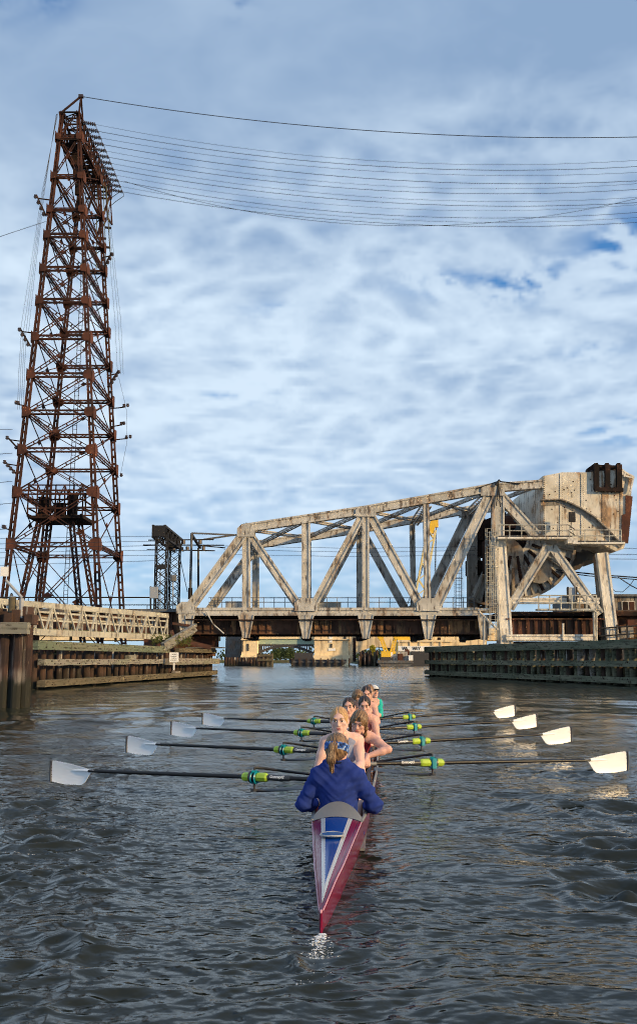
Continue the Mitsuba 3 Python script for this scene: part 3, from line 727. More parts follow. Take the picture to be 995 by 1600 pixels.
# ---------------------------------------------------------------- the fixed tower that carries the hinge
def build_bridge_tower():
    t = thing('bridge_tower', 'fixed steel hinge tower at right with white posts, walkways and splayed braces', 'bridge tower')
    for y in (79.2, 92.8):
        put('post', hsec(N(779, 838, y), N(791, 1011, y), 1.0, .6), 'white_paint', t)
        put('post', hsec(N(939, 864, y), N(957, 1006, y), .95, .6), 'white_paint', t)
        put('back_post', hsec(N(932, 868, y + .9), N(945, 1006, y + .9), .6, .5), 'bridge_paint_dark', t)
        put('inner_post', hsec(N(781, 838, y + 1.2), N(781, 1012, y + 1.2), .55, .5), 'bridge_paint', t)
        put('brace', hsec(N(856, 853, y), N(796, 950, y), .72, .5), 'bridge_paint', t)
        put('brace', hsec(N(860, 853, y), N(936, 960, y), .72, .5), 'bridge_paint', t)
        put('cross_beam', hsec(N(800, 939, y), N(935, 939, y), .5, .4), 'white_paint', t)
        put('sill_beam', hsec(N(790, 996, y - .3), N(931, 996, y - .3), .48, .5), 'white_paint', t)
        put('girder', MB().box2(N(790, 968, y), N(940, 992, y + .06)).box2(N(790, 966, y - .3), N(940, 968.5, y + .3)), 'rust_girder', t)
        for i in range(12): put('stiffener', MB().box(N(797 + i * 12.4, 980, y - .1), (.10, .22, 1.2)), 'rust_dark', t)
    put('hinge_floor', MB().box2(N(785, 962, 79.5), N(945, 966, 92.5)), 'rust_dark', t)
    for i in range(5): put('floor_beam', MB().box(N(800 + i * 32, 980, 86), (.3, 12.4, 1.4)), 'rust_dark', t)
    # pier top behind the fender, dark under the span
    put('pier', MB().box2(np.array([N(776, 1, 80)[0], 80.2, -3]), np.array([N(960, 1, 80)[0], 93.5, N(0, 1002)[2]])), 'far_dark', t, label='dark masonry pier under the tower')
    # plates of the hinge house on the far side, with the opening seen through it
    m = MB()
    m.box2(N(732, 830, 91.5), N(797, 872, 93)); m.box2(N(731, 872, 91.5), N(742, 962, 92.6)); m.box(N(741, 888, 92), (1.6, 1.2, 1.4))
    m.plate([N(725, 842, 91.4), N(742, 818, 91.4), N(790, 800, 91.4), N(790, 840, 91.4), N(735, 846, 91.4)], (0, 1, 0), .4)
    put('hinge_frame', m, 'rust_dark', t)
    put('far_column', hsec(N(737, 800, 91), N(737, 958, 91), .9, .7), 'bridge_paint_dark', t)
    m = MB()
    arc = [(775, 905), (768, 928), (757, 944), (740, 952), (728, 958)]
    m.plate([N(x, y, 91.3) for x, y in arc] + [N(780, 958, 91.3)], (0, 1, 0), .5)
    put('track_girder', m, 'grey_steel', t)
    put('dark_backing', MB().box2(N(797, 846, 88), N(850, 880, 88.4)), 'rust_dark', t)
    # service walkway along the counterweight
    def walkway(x0, x1, y, Y, tall=13):
        k = put('walkway', MB().box2(N(x0, y, Y - .5), N(x1, y + 5, Y + .5)), 'white_paint', t)
        put('deck_plate', MB().box2(N(x0, y - .8, Y - .45), N(x1, y - .1, Y + .45)), 'grey_steel', k)
        n = max(3, int((x1 - x0) / 18))
        for i in range(n + 1):
            x = x0 + (x1 - x0) * i / n
            put('rail_post', bar(N(x, y, Y - .47), N(x, y - tall * 1.45, Y - .47), .07, .07), 'cream_paint', k)
        for h in (.75, 1.45): put('rail', tube([N(x0, y - tall * h, Y - .47), N(x1, y - tall * h, Y - .47)], .045, 5), 'cream_paint', k)
    walkway(777, 889, 839, 78.4); walkway(894, 970, 847, 78.4)
    put('walkway_step', MB().box2(N(886, 841, 77.9), N(897, 851, 78.9)), 'white_paint', t)
    m = MB()
    for z in (9.7, 18.8): m.tube([N(886, 838 - z, 77.93), N(897, 846 - z, 77.93)], .045, 5)
    put('stair_rail', m, 'black_steel', t)
    # small landing with rails lower down, pipes at its end
    k = put('landing', MB().box2(N(840, 951, 78.0), N(934, 954.5, 79.0)), 'cream_paint', t)
    for x in (841, 858, 876, 893, 905, 916, 931): put('rail_post', bar(N(x, 952, 77.95), N(x, 930, 77.95), .09, .09), 'cream_paint', k)
    for y in (930.5, 942): put('rail', tube([N(841, y, 77.95), N(931, y, 77.95)], .055, 6), 'cream_paint', k)
    put('pipe', tube([N(900, 953, 77.9), N(926, 953, 77.9), N(931, 957, 77.9), N(931, 1000, 77.9), N(934, 1004, 77.9), N(962, 1004, 77.9)], .11, 8), 'cream_paint', t)
    put('pipe', tube([N(927, 957, 77.8), N(928, 1005, 77.8)], .10, 8), 'cream_paint', t)
    put('pipe', tube([N(879, 974, 78.6), N(879, 1000, 78.6)], .09, 8), 'white_paint', t)
    k = put('cabinet', MB().box(N(893, 929, 78.9), (.75, .5, 1.15)), 'galvanised', t)
    put('frame', MB().bar(N(886.5, 917, 78.5), N(886.5, 941, 78.5), .12, .1).bar(N(900, 917, 78.5), N(900, 941, 78.5), .12, .1), 'black_steel', k)
    put('hoses', tube([N(890, 936, 78.3), N(887, 945, 78.2), N(891, 955, 78.2), N(899, 952, 78.2), N(899, 937, 78.3)], .05, 6), 'grey_steel', t)
    # ladders with hoops
    def ladder(px, y0, y1, Y, mat):
        m = MB()
        for s in (-.26, .26): m.bar(N(px, y0, Y) + [s, 0, 0], N(px, y1, Y) + [s, 0, 0], .06, .06)
        a, b = N(px, y0, Y), N(px, y1, Y); n = int(abs(b[2] - a[2]) / .32)
        for i in range(n): p = a + (b - a) * i / n; m.bar(p - [.26, 0, 0], p + [.26, 0, 0], .04, .04)
        k = put('ladder', m, mat, t)
        for i in range(1, int(abs(b[2] - a[2]) / 1.5)):
            p = a + (b - a) * i * 1.5 / abs(b[2] - a[2]); an = np.linspace(0, -np.pi, 9)
            put('hoop', MB().tube([p + [.38 * math.cos(x), .65 * math.sin(x), 0] for x in an], .035, 5), mat, k)
        m = MB()
        for x in (-.38, 0, .38):
            m.bar(a + [x, -.62 if x == 0 else -.05, 0], b + [x, -.62 if x == 0 else -.05, 0], .035, .035)
        put('cage_strip', m, mat, k)
    ladder(765, 826, 958, 79.0, 'cream_paint'); ladder(716, 880, 952, 91.5, 'grey_steel'); ladder(771, 830, 1000, 78.3, 'cream_paint')
    for (x0, y0, x1, y1, y) in ((748, 956, 778, 985, 78.6), (747, 953, 763, 952, 78.6)):
        put('hand_rail', tube([N(x0, y0, y), N(x1, y1, y)], .11, 6), 'white_paint', t)
    put('hand_rail', tube([N(756, 968, 78.6), N(756, 1012, 78.6)], .08, 6), 'white_paint', t)
    k = put('floodlight', MB().box(N(893, 808, 78.3), (.5, .3, .8)), 'black_steel', t)
    put('bracket', bar(N(892, 814, 78.3), N(891, 825, 78.3), .06, .06), 'black_steel', k)
    # machinery seen on the upper floor
    put('motor', MB().tube([N(786, 816, 84), N(800, 816, 84)], .6, 12).box(N(793, 822, 84), (1.2, 1.2, .5)), 'rust_plate', t)
    put('motor_house', MB().box(N(812, 818, 88), (2.6, 2.5, 1.7)), 'grey_steel', t)
    return t
_btower = build_bridge_tower()
# ---------------------------------------------------------------- left bank: fender, pile cluster, gangway, approach
def fender_path(p0, p1, nose, n=40):
    """Points along a fender from its near end to its rounded nose."""
    a = np.array([p0, p1], float)
    pts = [a[0] + (a[1] - a[0]) * t for t in np.linspace(0, 1, n)]
    q = np.array(nose, float)
    pts += [(1 - t) ** 2 * a[1] + 2 * t * (1 - t) * (a[1] + (a[1] - a[0]) * .10) + t * t * q for t in np.linspace(.2, 1, 6)]
    return np.array(pts)

def rail(path, i0, i1, z0, z1, th, out, mat, t, name='rail', lab=None, bolts=True, sag=0.0):
    """One timber of the fender with bolt heads; out: +1 the river lies to the right of the path's direction."""
    m = MB()
    for k in range(i0, i1):
        a, b = path[k], path[k + 1]
        d = nrm(b - a); nn = np.array([d[1], -d[0]]) * out
        c0, c1 = a + nn * th * .5, b + nn * th * .5
        e0 = sag * math.sin(k * 1.7) * .5; e1 = sag * math.sin((k + 1) * 1.7) * .5
        m.bar([*c0, (z0 + z1) / 2 + e0], [*(c1 + (c1 - c0) * .002), (z0 + z1) / 2 + e1], th, z1 - z0)
    key = put(name, m, mat, t, label=lab)
    if bolts:
        m = MB()
        for k in range(i0, i1):
            a, b = path[k], path[k + 1]
            d = nrm(b - a); nn = np.array([d[1], -d[0]]) * out
            L = np.linalg.norm(b - a)
            for r in np.arange(.2, L, .62):
                for zz in (.3, .72):
                    if RNG.random() < .33:
                        c = a + d * (r + RNG.random() * .2) + nn * (th + .0)
                        m.box([*c, z0 + (z1 - z0) * zz], (.06, .06, .06), rz=math.atan2(d[1], d[0]))
        put('bolt_heads', m, 'rust_dark', key, kind='stuff')
    return key

def pile(t, x, y, z1, r, mat='pile', name='pile', lab=None, tilt=(0, 0)):
    z0 = -1.0
    m = MB()
    zs = np.linspace(z0, z1, 5)
    m.tube([[x + tilt[0] * (z - z0), y + tilt[1] * (z - z0), z] for z in zs], [r * (1.06 - .1 * i / 4) for i in range(5)], 8)
    return put(name, m, mat, t, smooth=50, label=lab)

def left_fender():
    t = thing('fender', 'left timber fender with pale green, pinkish and tan rails in front of dark piles', 'fender')
    path = fender_path((-13.35, 45.0), (-9.25, 80.5), (-9.6, 87.5))
    d = nrm(path[1] - path[0]); nn = np.array([d[1], -d[0]])
    iT = int(np.argmin(abs(path[:, 1] - 67.5)))
    iM = int(np.argmin(abs(path[:, 1] - 67.0)))
    rail(path, 0, iT, 1.88, 2.30, .36, 1, 'timber_green', t, lab='pale green top timber of the fender')
    rail(path, 1, iM, 1.14, 1.44, .32, 1, 'timber_pink', t, lab='weathered pinkish grey middle timber', sag=.03)
    rail(path + [.25, 0], iM, len(path) - 1, 1.05, 1.50, .34, 1, 'timber_pink', t, lab='pale middle timber near the nose')
    rail(path, 1, len(path) - 1, .14, .46, .40, 1, 'timber_tan', t, lab='tan waterline timber')
    rail(path, iT + 3, len(path) - 1, 1.95, 2.25, .3, 1, 'timber_tan', t, lab='short top timber at the nose')
    s = 1.0; L = np.linalg.norm(np.diff(path, axis=0), axis=1); cum = np.concatenate([[0], np.cumsum(L)])
    for k, dd in enumerate(np.arange(.3, cum[-1], s)):
        x, y = np.interp(dd, cum, path[:, 0]), np.interp(dd, cum, path[:, 1])
        j = RNG.normal(0, .05, 4)
        top = 2.1 + j[0] * 2 if y < 68 else 1.9 + j[0] * 3
        pile(t, x - .30 + j[1], y + j[2], top, .15 + abs(j[3]) * .5)
    for k, dd in enumerate(np.arange(.5, cum[-1], 1.45)):
        x, y = np.interp(dd, cum, path[:, 0]), np.interp(dd, cum, path[:, 1])
        pile(t, x - 1.6, y + .3, 2.0, .22)
    m = MB()
    for k in range(0, len(path) - 1):
        a, b = path[k] + [-2.0, 0], path[k + 1] + [-2.0, 0]
        m.bar([*a, .85], [*b, .85], .25, 1.7)
    put('sheeting', m, 'black_steel', t)
    for k, (dd, dz) in enumerate(((14.2, 1.52), (25.0, .4))):           # odd blocks wedged between rails
        x, y = np.interp(dd, cum, path[:, 0]), np.interp(dd, cum, path[:, 1])
        put('block', MB().bar((x + .1, y, dz), (x + .25, y + 1.4, dz + .02), .3, .34), 'timber_pink', t)
    a, b = P(252, 1017, 66.5), P(303, 985, 70.0)
    put('fallen_timber', MB().bar(a, b, .40, .55, (0.3, -1, .3)).bar(a + [.1, .0, .42], b + [0.1, 0, .38], .30, .22), 'timber_pink', None, label='broken pale timber leaning diagonally at the end of the left fender', cat='timber')
    k = put('notice_board', MB().box(P(272, 1027, 66.0), (.62, .05, .66)).box(P(272, 1038, 66.1), (.1, .08, .8)), 'sign_white', None, label='small white square notice board below the leaning timber', cat='sign')
    m = MB(); c = P(272, 1027, 66.0)
    for i, w in enumerate((.30, .38, .26, .40)): m.box(c + [.02 * (-1) ** i, -.03, .19 - i * .125], (w, .01, .035))
    put('print', m, 'grey_steel', k, label='four faint unreadable lines of print')
    m = MB()
    for i in range(260):
        x = RNG.uniform(236, 300); c = P(x, 1003 + RNG.normal(0, 3.5) - 4 * math.exp(-((x - 255) / 12) ** 2), 67.5 + RNG.random() * 2.0)
        h = .08 + .25 * RNG.random(); q = RNG.normal(0, .16, 2)
        m.add([c + [-.05, 0, 0], c + [.05, .02, 0], c + [q[0], q[1], h]], [[0, 1, 2]])
    put('weeds', m, 'weeds', None, kind='stuff', label='dry weeds growing on the left fender', cat='weeds')
left_fender()

def pile_cluster():
    t = thing('sheet_pile_dolphin', 'tall rusty sheet pile dolphin at the left edge with a round post on top', 'dolphin')
    ytop = P(0, 962, 29)[2]
    xs = np.linspace(P(-90, 1000, 29)[0], P(39, 1000, 29)[0], 13)
    for i, x in enumerate(xs):
        m = MB(); y = 29 + (.0 if i % 2 else .16)
        m.add(*_channel(x, y, .30, -1.5, ytop - .35 + RNG.normal(0, .03)))
        put('sheet_pile', m, 'sheet_pile', t)
    m = MB().box2((xs[0] - .3, 28.72, ytop - .55), (xs[-1] + .14, 29.05, ytop - .2))
    put('waling', m, 'timber_pink', t)
    for i in range(2):
        put('sheet_pile', MB().add(*_channel(xs[-1] - .02, 29.3 + i * .33, .16, -1.5, ytop - .35)), 'sheet_pile', t)
    m = MB()
    for i, x in enumerate(xs): m.box((x, 29.6 + (i % 3) * .1, ytop - .1 + .05 * (i % 4)), (.24, .7, .3 + .1 * (i % 3)))
    put('cap_blocks', m, 'pile', t)
    a = P(18.5, 965, 29.6)
    p = put('post', MB().tube([a - [0, 0, .4], [a[0], a[1], P(18.5, 932, 29.6)[2]]], .115, 12), 'timber_tan', t, smooth=50)
    q = P(18.5, 931, 29.6)
    put('cap', MB().tube([q, q + [0, 0, .05], q + [0, 0, .09]], [.06, .04, .02], 8), 'grey_steel', p)
    b = P(34, 966, 29.5)
    put('pipe_post', MB().tube([b, P(34.5, 935, 29.5)], .07, 10), 'galvanised', t)
    put('pipe_brace', MB().tube([P(35, 934, 29.5), P(10, 907, 29.5)], .045, 8), 'galvanised', t)
def _channel(x, y, w, z0, z1):
    """One trough-shaped sheet pile."""
    prof = np.array([(-.5, .10), (-.42, .0), (-.20, -.10), (.20, -.10), (.42, 0), (.5, .10), (.5, .13), (.40, .04), (.19, -.07), (-.19, -.07), (-.40, .04), (-.5, .13)]) * [w, w * 1.2]
    n = len(prof)
    v = np.vstack([np.c_[prof + [x, y], np.full(n, z)] for z in (z0, z1)])
    f = [[i, (i + 1) % n, n + (i + 1) % n, n + i] for i in range(n)]
    f = np.array(f)
    tri = np.vstack([f[:, [0, 1, 2]], f[:, [0, 2, 3]]])
    cap = []
    for i in range(5): cap += [[n + i, n + i + 1, n + 10 - i], [n + i, n + 10 - i, n + 11 - i]]
    return v, np.vstack([tri, cap])
pile_cluster()

def gangway():
    t = thing('gangway', 'long cream-painted truss gangway above the left fender', 'gangway')
    A0, A1 = P(-30, 937, 54.5), P(262, 962, 76)
    B0, B1 = P(-30, 984, 54.5), P(262, 996, 76)
    off = np.array([-1.0, .55, 0]) * 1.3
    ln = np.linspace(0, 1, 14)
    for side in (0, 1):
        o = off * side
        put('top_rail', bar(A0 + o, A1 + o, .20, .34 if side == 0 else .16), 'cream_paint', t)
        put('bottom_chord', bar(B0 + o, B1 + o, .24, .38 if side == 0 else .2), 'cream_paint', t)
        for r in ((.45, .74) if side == 0 else (.6,)): put('mid_rail', bar(B0 + (A0 - B0) * r + o, B1 + (A1 - B1) * r + o, .09, .12 if r != .36 else .16), 'cream_paint', t)
        for i, s in enumerate(ln):
            a, b = A0 + (A1 - A0) * s + o, B0 + (B1 - B0) * s + o
            put('stanchion', bar(a, b, .11, .11), 'cream_paint', t)
            if i < len(ln) - 1:
                s2 = ln[i + 1]; am, bm = A0 + (A1 - A0) * (s + s2) / 2 + o, B0 + (B1 - B0) * (s + s2) / 2 + o
                a2 = A0 + (A1 - A0) * s2 + o
                nn = np.array([.85, -.5, 0]) * .08
                if side == 0:
                    put('brace', bar(a + nn, bm + nn, .10, .10), 'cream_paint', t)
                    put('brace', bar(bm + nn, a2 + nn, .10, .10), 'cream_paint', t)
    for i, s in enumerate(np.linspace(0, 1, 60)):
        b = B0 + (B1 - B0) * s + [0, 0, .22]
        put('deck_plank', bar(b, b + off, .36, .06), 'timber_dark', t)
    for (px, y0, y1) in ((111, 955, 1002), (181, 968, 1003)):
        Y = 54.5 + 21.5 * (px + 30) / 292
        put('support_pipe', MB().tube([P(px, y0, Y - .5), P(px, y1, Y - .5)], .09, 8), 'timber_tan', t)
gangway()

def left_approach():
    t = thing('approach_span', 'low rust-brown plate girder railway approach behind the gangway at left', 'bridge')
    x0, x1 = -75.0, P(278, 950, 80)[0]
    zt, zb = P(200, 957, 82)[2], P(200, 1012, 82)[2]
    for y in (81.5, 91.0):
        m = MB().box2((x0, y, zb + 1.2), (x1, y + .06, zt)).box2((x0, y - .25, zt - .1), (x1, y + .25, zt)).box2((x0, y - .25, zb + 1.15), (x1, y + .25, zb + 1.25))
        put('girder', m, 'rust_girder', t)
        for i in range(46): put('stiffener', MB().box((x0 + (x1 - x0) * (i + .5) / 46, y - .1, (zt + zb + 1.2) / 2), (.1, .2, zt - zb - 1.3)), 'rust_girder', t)
    put('deck', MB().box2((x0, 81, zt), (x1, 92, zt + .25)), 'grey_steel', t)
    for y in (80.8, 92): 
        put('hand_rail', tube([(x0, y, zt + 1.2), (x1 - 2, y, zt + 1.2)], .05, 5), 'black_steel', t)
        for i in range(24): put('rail_post', bar((x0 + (x1 - x0 - 2) * i / 23, y, zt + .2), (x0 + (x1 - x0 - 2) * i / 23, y, zt + 1.2), .06, .06), 'black_steel', t)
    for x in (x1 - 1.6, x1 - 18, x1 - 36, x1 - 54):
        put('pier', MB().box2((x - 1.3, 80.9, -2), (x + 1.3, 92.2, zb + 1.15)).box2((x - 1.5, 80.7, zb + .9), (x + 1.5, 92.4, zb + 1.14)), 'rust_girder' if x > x1 - 10 else 'far_dark', t)
    # earth bank and old bulkhead below
    m = MB()
    a = P(285, 985, 81); 
    for (px0, py0, px1, py1) in ((284, 985, 300, 1003), (268, 985, 276, 1015)):
        m.bar(P(px0, py0, 79.6), P(px1, py1, 79.6), .25, .25)
    m.bar(P(262, 990, 79.5), P(262, 1030, 79.5), .3, .3); m.bar(P(281, 1000, 79.5), P(330, 1012, 79.5), .2, .35); m.bar(P(270, 974, 79.5), P(300, 978, 79.5), .2, .2)
    put('bearing_frame', m, 'rust_girder', t)
    for (x, y, w, h, k) in ((318, 1003, 2.4, .9, 'rust_plate'), (300, 1010, 2.2, 1.6, 'rust_girder'), (322, 1016, 1.4, 1.0, 'rust_girder'), (290, 1022, 1.6, 1.6, 'rust_dark')):
        put('bearing_block', MB().box(P(x, y, 83.5), (w, 2.5, h)), k, t)
    put('walk_plate', MB().box2(P(290, 1011, 80.6), P(352, 1013, 82)), 'grey_steel', t)
left_approach()

def left_bank():
    m = MB().box2((-200, 93, -2), (-21.5, 118, 2.6)).box2((-200, 58, -2), (-21.0, 93, 1.9))
    put('river_bank', m, 'bank', kind='structure')
left_bank()

# ---------------------------------------------------------------- catenary portal, gantry, boxes beside the track
def portal():
    t = thing('catenary_portal', 'dark lattice signal portal of two columns left of the lift span', 'portal')
    for (x0, x1, Y, top) in ((242, 258.5, 82, 836), (263.5, 279, 91.5, 856)):
        c0, c1 = P((x0 + x1) / 2, 960, Y), P((x0 + x1) / 2, top, Y); c1[0] = c0[0]
        w = (x1 - x0) * Y / 1500
        m = MB()
        for a in (-1, 1):
            for b in (-1, 1): m.bar(c0 + [a * w / 2, b * w / 2, 0], c1 + [a * w / 2, b * w / 2, 0], .10, .10)
        n = 9
        for i in range(n):
            z0, z1 = c0[2] + (c1[2] - c0[2]) * i / n, c0[2] + (c1[2] - c0[2]) * (i + 1) / n
            for s in (-1, 1):
                for b in (-1, 1):
                    m.bar((c0[0] - s * w / 2, Y + b * w / 2, z0), (c0[0] + s * w / 2, Y + b * w / 2, z1), .055, .055)
                    m.bar((c0[0] + b * w / 2, Y - s * w / 2, z0), (c0[0] + b * w / 2, Y + s * w / 2, z1), .045, .045)
        put('column', m, 'black_steel', t)
    a, b = P(250, 831, 82), P(271, 852, 91.5); b[2] = a[2]; b[0] = a[0] + .1
    m = MB()
    for sx in (-.5, .5):
        for sz in (-.5, .45): m.bar(a + [sx, -.6, sz], b + [sx, .6, sz], .18, .18)
        for i in range(10):
            p, q = a + (b - a) * i / 10 + [sx, 0, -.5 if i % 2 else .45], a + (b - a) * (i + 1) / 10 + [sx, 0, .45 if i % 2 else -.5]
            m.bar(p, q, .12, .12)
    for i in range(10): m.box(a + (b - a) * (i + .5) / 10 + [0, 0, .5], (1.0, .75, .06))
    m.box(a + [0, -.62, .0], (1.15, .1, .95)); m.box(a + (b - a) * .8 + [0, 0, -.1], (1.0, 1.2, .9))
    put('beam', m, 'black_steel', t)
    k = put('signal_head', MB().box(P(252, 886, 81.2), (.75, .4, .35)).bar(P(250, 890, 81.2), P(256, 882, 81.2), .25, .2), 'black_steel', t)
    put('signal_mast', bar(P(250.5, 891, 81.2), P(250.5, 950, 81.2), .07, .07), 'grey_steel', t)
    put('signal_mast', bar(P(270.5, 908, 81.4), P(270.5, 955, 81.4), .09, .09), 'galvanised', t)
    put('signal_head', MB().tube([P(270.5, 899, 81.4), P(270.5, 908, 81.4)], .30, 10), 'grey_steel', t)
    k = thing('relay_cabinet', 'grey relay cabinet on posts beside the dark portal column', 'cabinet')
    put('box', MB().box(P(241.5, 926, 81.0), (.66, .5, .95)), 'galvanised', k)
    put('post', MB().bar(P(235.5, 916, 81), P(235.5, 952, 81), .12, .12).bar(P(247.5, 917, 81), P(247.5, 952, 81), .1, .1), 'black_steel', k)
portal()

def gantry():
    t = thing('catenary_gantry', 'slim two-post catenary gantry just left of the end post', 'gantry')
    put('post', MB().tube([P(297.5, 930, 83), P(299.5, 833, 83)], [.13, .10], 8), 'grey_steel', t)
    put('post', MB().tube([P(310, 945, 90), P(310, 856, 90)], [.11, .09], 8), 'grey_steel', t)
    put('sleeve', MB().tube([P(297.3, 936, 83), P(297.6, 919, 83)], .19, 8), 'black_steel', t)
    put('arm', bar(P(299, 833, 83), P(370, 836, 83), .12, .14), 'grey_steel', t)
    put('arm', bar(P(300, 836, 83), P(313, 856, 90.5), .2, .2), 'black_steel', t)
    put('arm', bar(P(318, 843, 84), P(370, 835.5, 84), .14, .14), 'grey_steel', t)
    for (x0, y0, x1, y1, Y) in ((232, 844, 334, 843, 83), (224, 851.5, 350, 852, 85), (230, 859, 336, 860.5, 88), (308, 852, 352, 856, 87)):
        put('contact_bar', bar(P(x0, y0, Y), P(x1, y1, Y), .09, .10), 'black_steel', t)
    for (x, y, Y) in ((287, 847, 83), (313, 847, 83), (293, 857, 86), (318, 857, 87), (272, 860, 88), (246, 846, 83), (284, 858, 88)):
        put('insulator', MB().tube([P(x, y - 3, Y), P(x, y + 3, Y)], .16, 7), 'insulator', t)
    put('stay', tube([P(280, 865, 84), P(293, 925, 84)], .03, 4), 'wire', t)
gantry()

_lw = [(838, 'first'), (846, 'second'), (853, 'third'), (860, 'fourth'), (868, 'fifth'), (880, 'lowest')]
for i, (y, o) in enumerate(_lw):
    Y = 84 + i
    a, b = P(-30, y + 3, Y), P(245, y - .5 if i < 5 else y - 4, Y)
    a = b + (a - b) * 3
    put('track_wire', tube([a, (a + b) / 2 - [0, 0, .12], b], .02, 4), 'wire', label=f'{o} overhead track wire from the top, between the tower and the portal', cat='wire', group='overhead track wires at left')
for i, (y, o) in enumerate(((856, 'upper'), (862, 'middle'), (869, 'lower'))):
    put('track_wire', tube([P(350, y - 3, 86 + i), P(560, y + 1, 86 + i), P(742, y - 2, 86 + i)], .018, 4), 'wire', label=f'{o} overhead wire running through the lift span', cat='wire', group='overhead wires through the lift span')

# ---------------------------------------------------------------- right bank: fender, approach, shed, wires
def right_fender():
    t = thing('fender', 'right timber fender with dark green horizontal rails before the hinge tower', 'fender')
    path = fender_path((18.6, 44.0), (9.9, 80.0), (10.2, 88.0))
    L = np.linalg.norm(np.diff(path, axis=0), axis=1); cum = np.concatenate([[0], np.cumsum(L)])
    rail(path, 0, len(path) - 1, 2.02, 2.48, .40, -1, 'timber_dark', t, bolts=False)
    rail(path, 0, len(path) - 1, 1.04, 1.36, .36, -1, 'timber_dark', t)
    rail(path, 4, len(path) - 1, .16, .48, .40, -1, 'timber_dark', t)
    rail(path + [.5, 0], 0, 8, .10, .34, .30, -1, 'timber_dark', t, bolts=False)
    m = MB()
    for k in range(len(path) - 1):
        a, b = path[k] + [.9, 0], path[k + 1] + [.9, 0]
        m.bar([*a, 2.25], [*b, 2.25], 2.0, .12); m.bar([*(a + [.4, 0]), .6], [*(b + [.4, 0]), .6], .2, 1.6)
    put('decking', m, 'timber_dark', t)
    for k, dd in enumerate(np.arange(.3, cum[-1], .62)):
        x, y = np.interp(dd, cum, path[:, 0]), np.interp(dd, cum, path[:, 1])
        j = RNG.normal(0, .05, 4)
        lit = k in (20, 22)
        pile(t, x + .25 + j[1], y + j[2], 2.1, .15 + abs(j[3]) * .6, 'timber_pink' if lit else ('timber_dark' if k % 3 else 'pile'), lab='pale yellowish pile' if lit else None)
        if k % 4 == 1: put('raker', bar((x + .3, y, 1.9), (x + .55, y - .6, -.4), .2, .2), 'timber_dark', t)
right_fender()

def right_approach():
    t = thing('approach_span', 'rusty railway approach behind the right fender with dark guard rails', 'bridge')
    x0 = P(948, 960, 80)[0]; x1 = 120
    zt, zb = P(970, 955, 82)[2], P(970, 1006, 82)[2]
    put('girder', MB().box2((x0, 81, zb + .4), (x1, 81.1, zt)).box2((x0, 80.7, zt - .1), (x1, 81.3, zt)).box2((x0, 80.7, zb + .35), (x1, 81.3, zb + .45)), 'rust_girder', t)
    for i in range(40): put('stiffener', MB().box((x0 + 1 + i * 2.1, 80.9, (zt + zb) / 2 + .2), (.1, .2, zt - zb - .5)), 'rust_dark', t)
    put('deck', MB().box2((x0, 81, zt - .3), (x1, 93, zt + .05)), 'grey_steel', t)
    put('abutment', MB().box2((x0 + 1, 81.6, -2), (x1, 93, zt - .35)), 'far_dark', t)
    for (y, py) in ((78.6, 980), (78.6, 992), (78.6, 1003)):
        put('guard_rail', tube([P(935, py + 2, y), P(1130, py - 12, y)], .06, 5), 'black_steel', t)
    for x in (963, 979, 995, 1012, 1030): put('guard_post', bar(P(x, 976, 78.6), P(x, 1008, 78.6), .1, .1), 'black_steel', t)
    for (x, y, w, h, m) in ((978, 988, 1.0, .9, 'bridge_paint_dark'), (990, 975, 1.2, .7, 'rust_plate'), (968, 997, .7, .7, 'grey_steel'), (960, 984, .5, 1.8, 'rust_dark')):
        put('junction_box', MB().box(P(x, y, 79.8), (w, .5, h)), m, t)
right_approach()

def shed():
    t = thing('shed', 'grey vertical-board shed with a brown-framed window at the right edge', 'shed')
    a, b = P(893, 951, 96), P(893, 932, 96)
    x0, x1 = a[0], 75.0; z0, z1 = a[2] - 1.2, b[2]
    put('wall', MB().box2((x0, 96.2, z0), (x1, 104, z1)), 'grey_steel', t)
    n = int((x1 - x0) / .42)
    for i in range(min(n, 60)):
        x = x0 + i * .42
        put('board', MB().box((x + .2, 96.1 + .03 * (i % 3), (z0 + z1) / 2), (.36, .12, z1 - z0)), 'bridge_paint_dark' if i % 3 else 'grey_steel', t)
    put('roof', MB().box2((x0 - .3, 95.7, z1), (x1, 104.4, z1 + .18)), 'grey_steel', t)
    c = P(981, 948, 95.9)
    k = put('window', MB().box(c, (1.35, .1, 1.15)), 'bridge_paint', t)
    for s in (-.32, .32): put('pane', MB().box(c + [s, -.06, 0], (.5, .06, .95)), 'rust_plate' if s > 0 else 'rust_dark', k)
    put('rail', tube([P(893, 929, 96), P(1010, 929, 96)], .05, 5), 'grey_steel', t)
shed()
put('bank_right', MB().box2((33, 93.2, -2), (260, 200, 3.2)), 'bank', kind='structure')
for (lab, pts, r) in (('upper overhead cable running right from the hinge tower', [(868, 890), (905, 895), (948, 899), (1030, 905)], .06),
                      ('lower bundled cable running right from the hinge tower', [(868, 893), (920, 900), (965, 903), (1030, 909)], .045),
                      ('slanting stay cable at the right edge', [(965, 902), (985, 915), (1030, 938)], .05),
                      ('loose cable loop hanging from the cables at right', [(948, 912), (960, 924), (972, 925), (983, 915), (990, 905)], .03)):
    put('tower_cable', tube([P(x, y, 81) for x, y in pts], r, 5), 'wire', label=lab, cat='cable')
for i, (y, o) in enumerate(((856, 'upper'), (866, 'middle'), (873, 'lower'))):
    put('distant_wire', tube([P(900, y, 110), P(1040, y + 1, 110)], .03, 4), 'wire', label=f'{o} thin wire in the sky right of the counterweight', cat='wire', group='thin wires right of the counterweight')
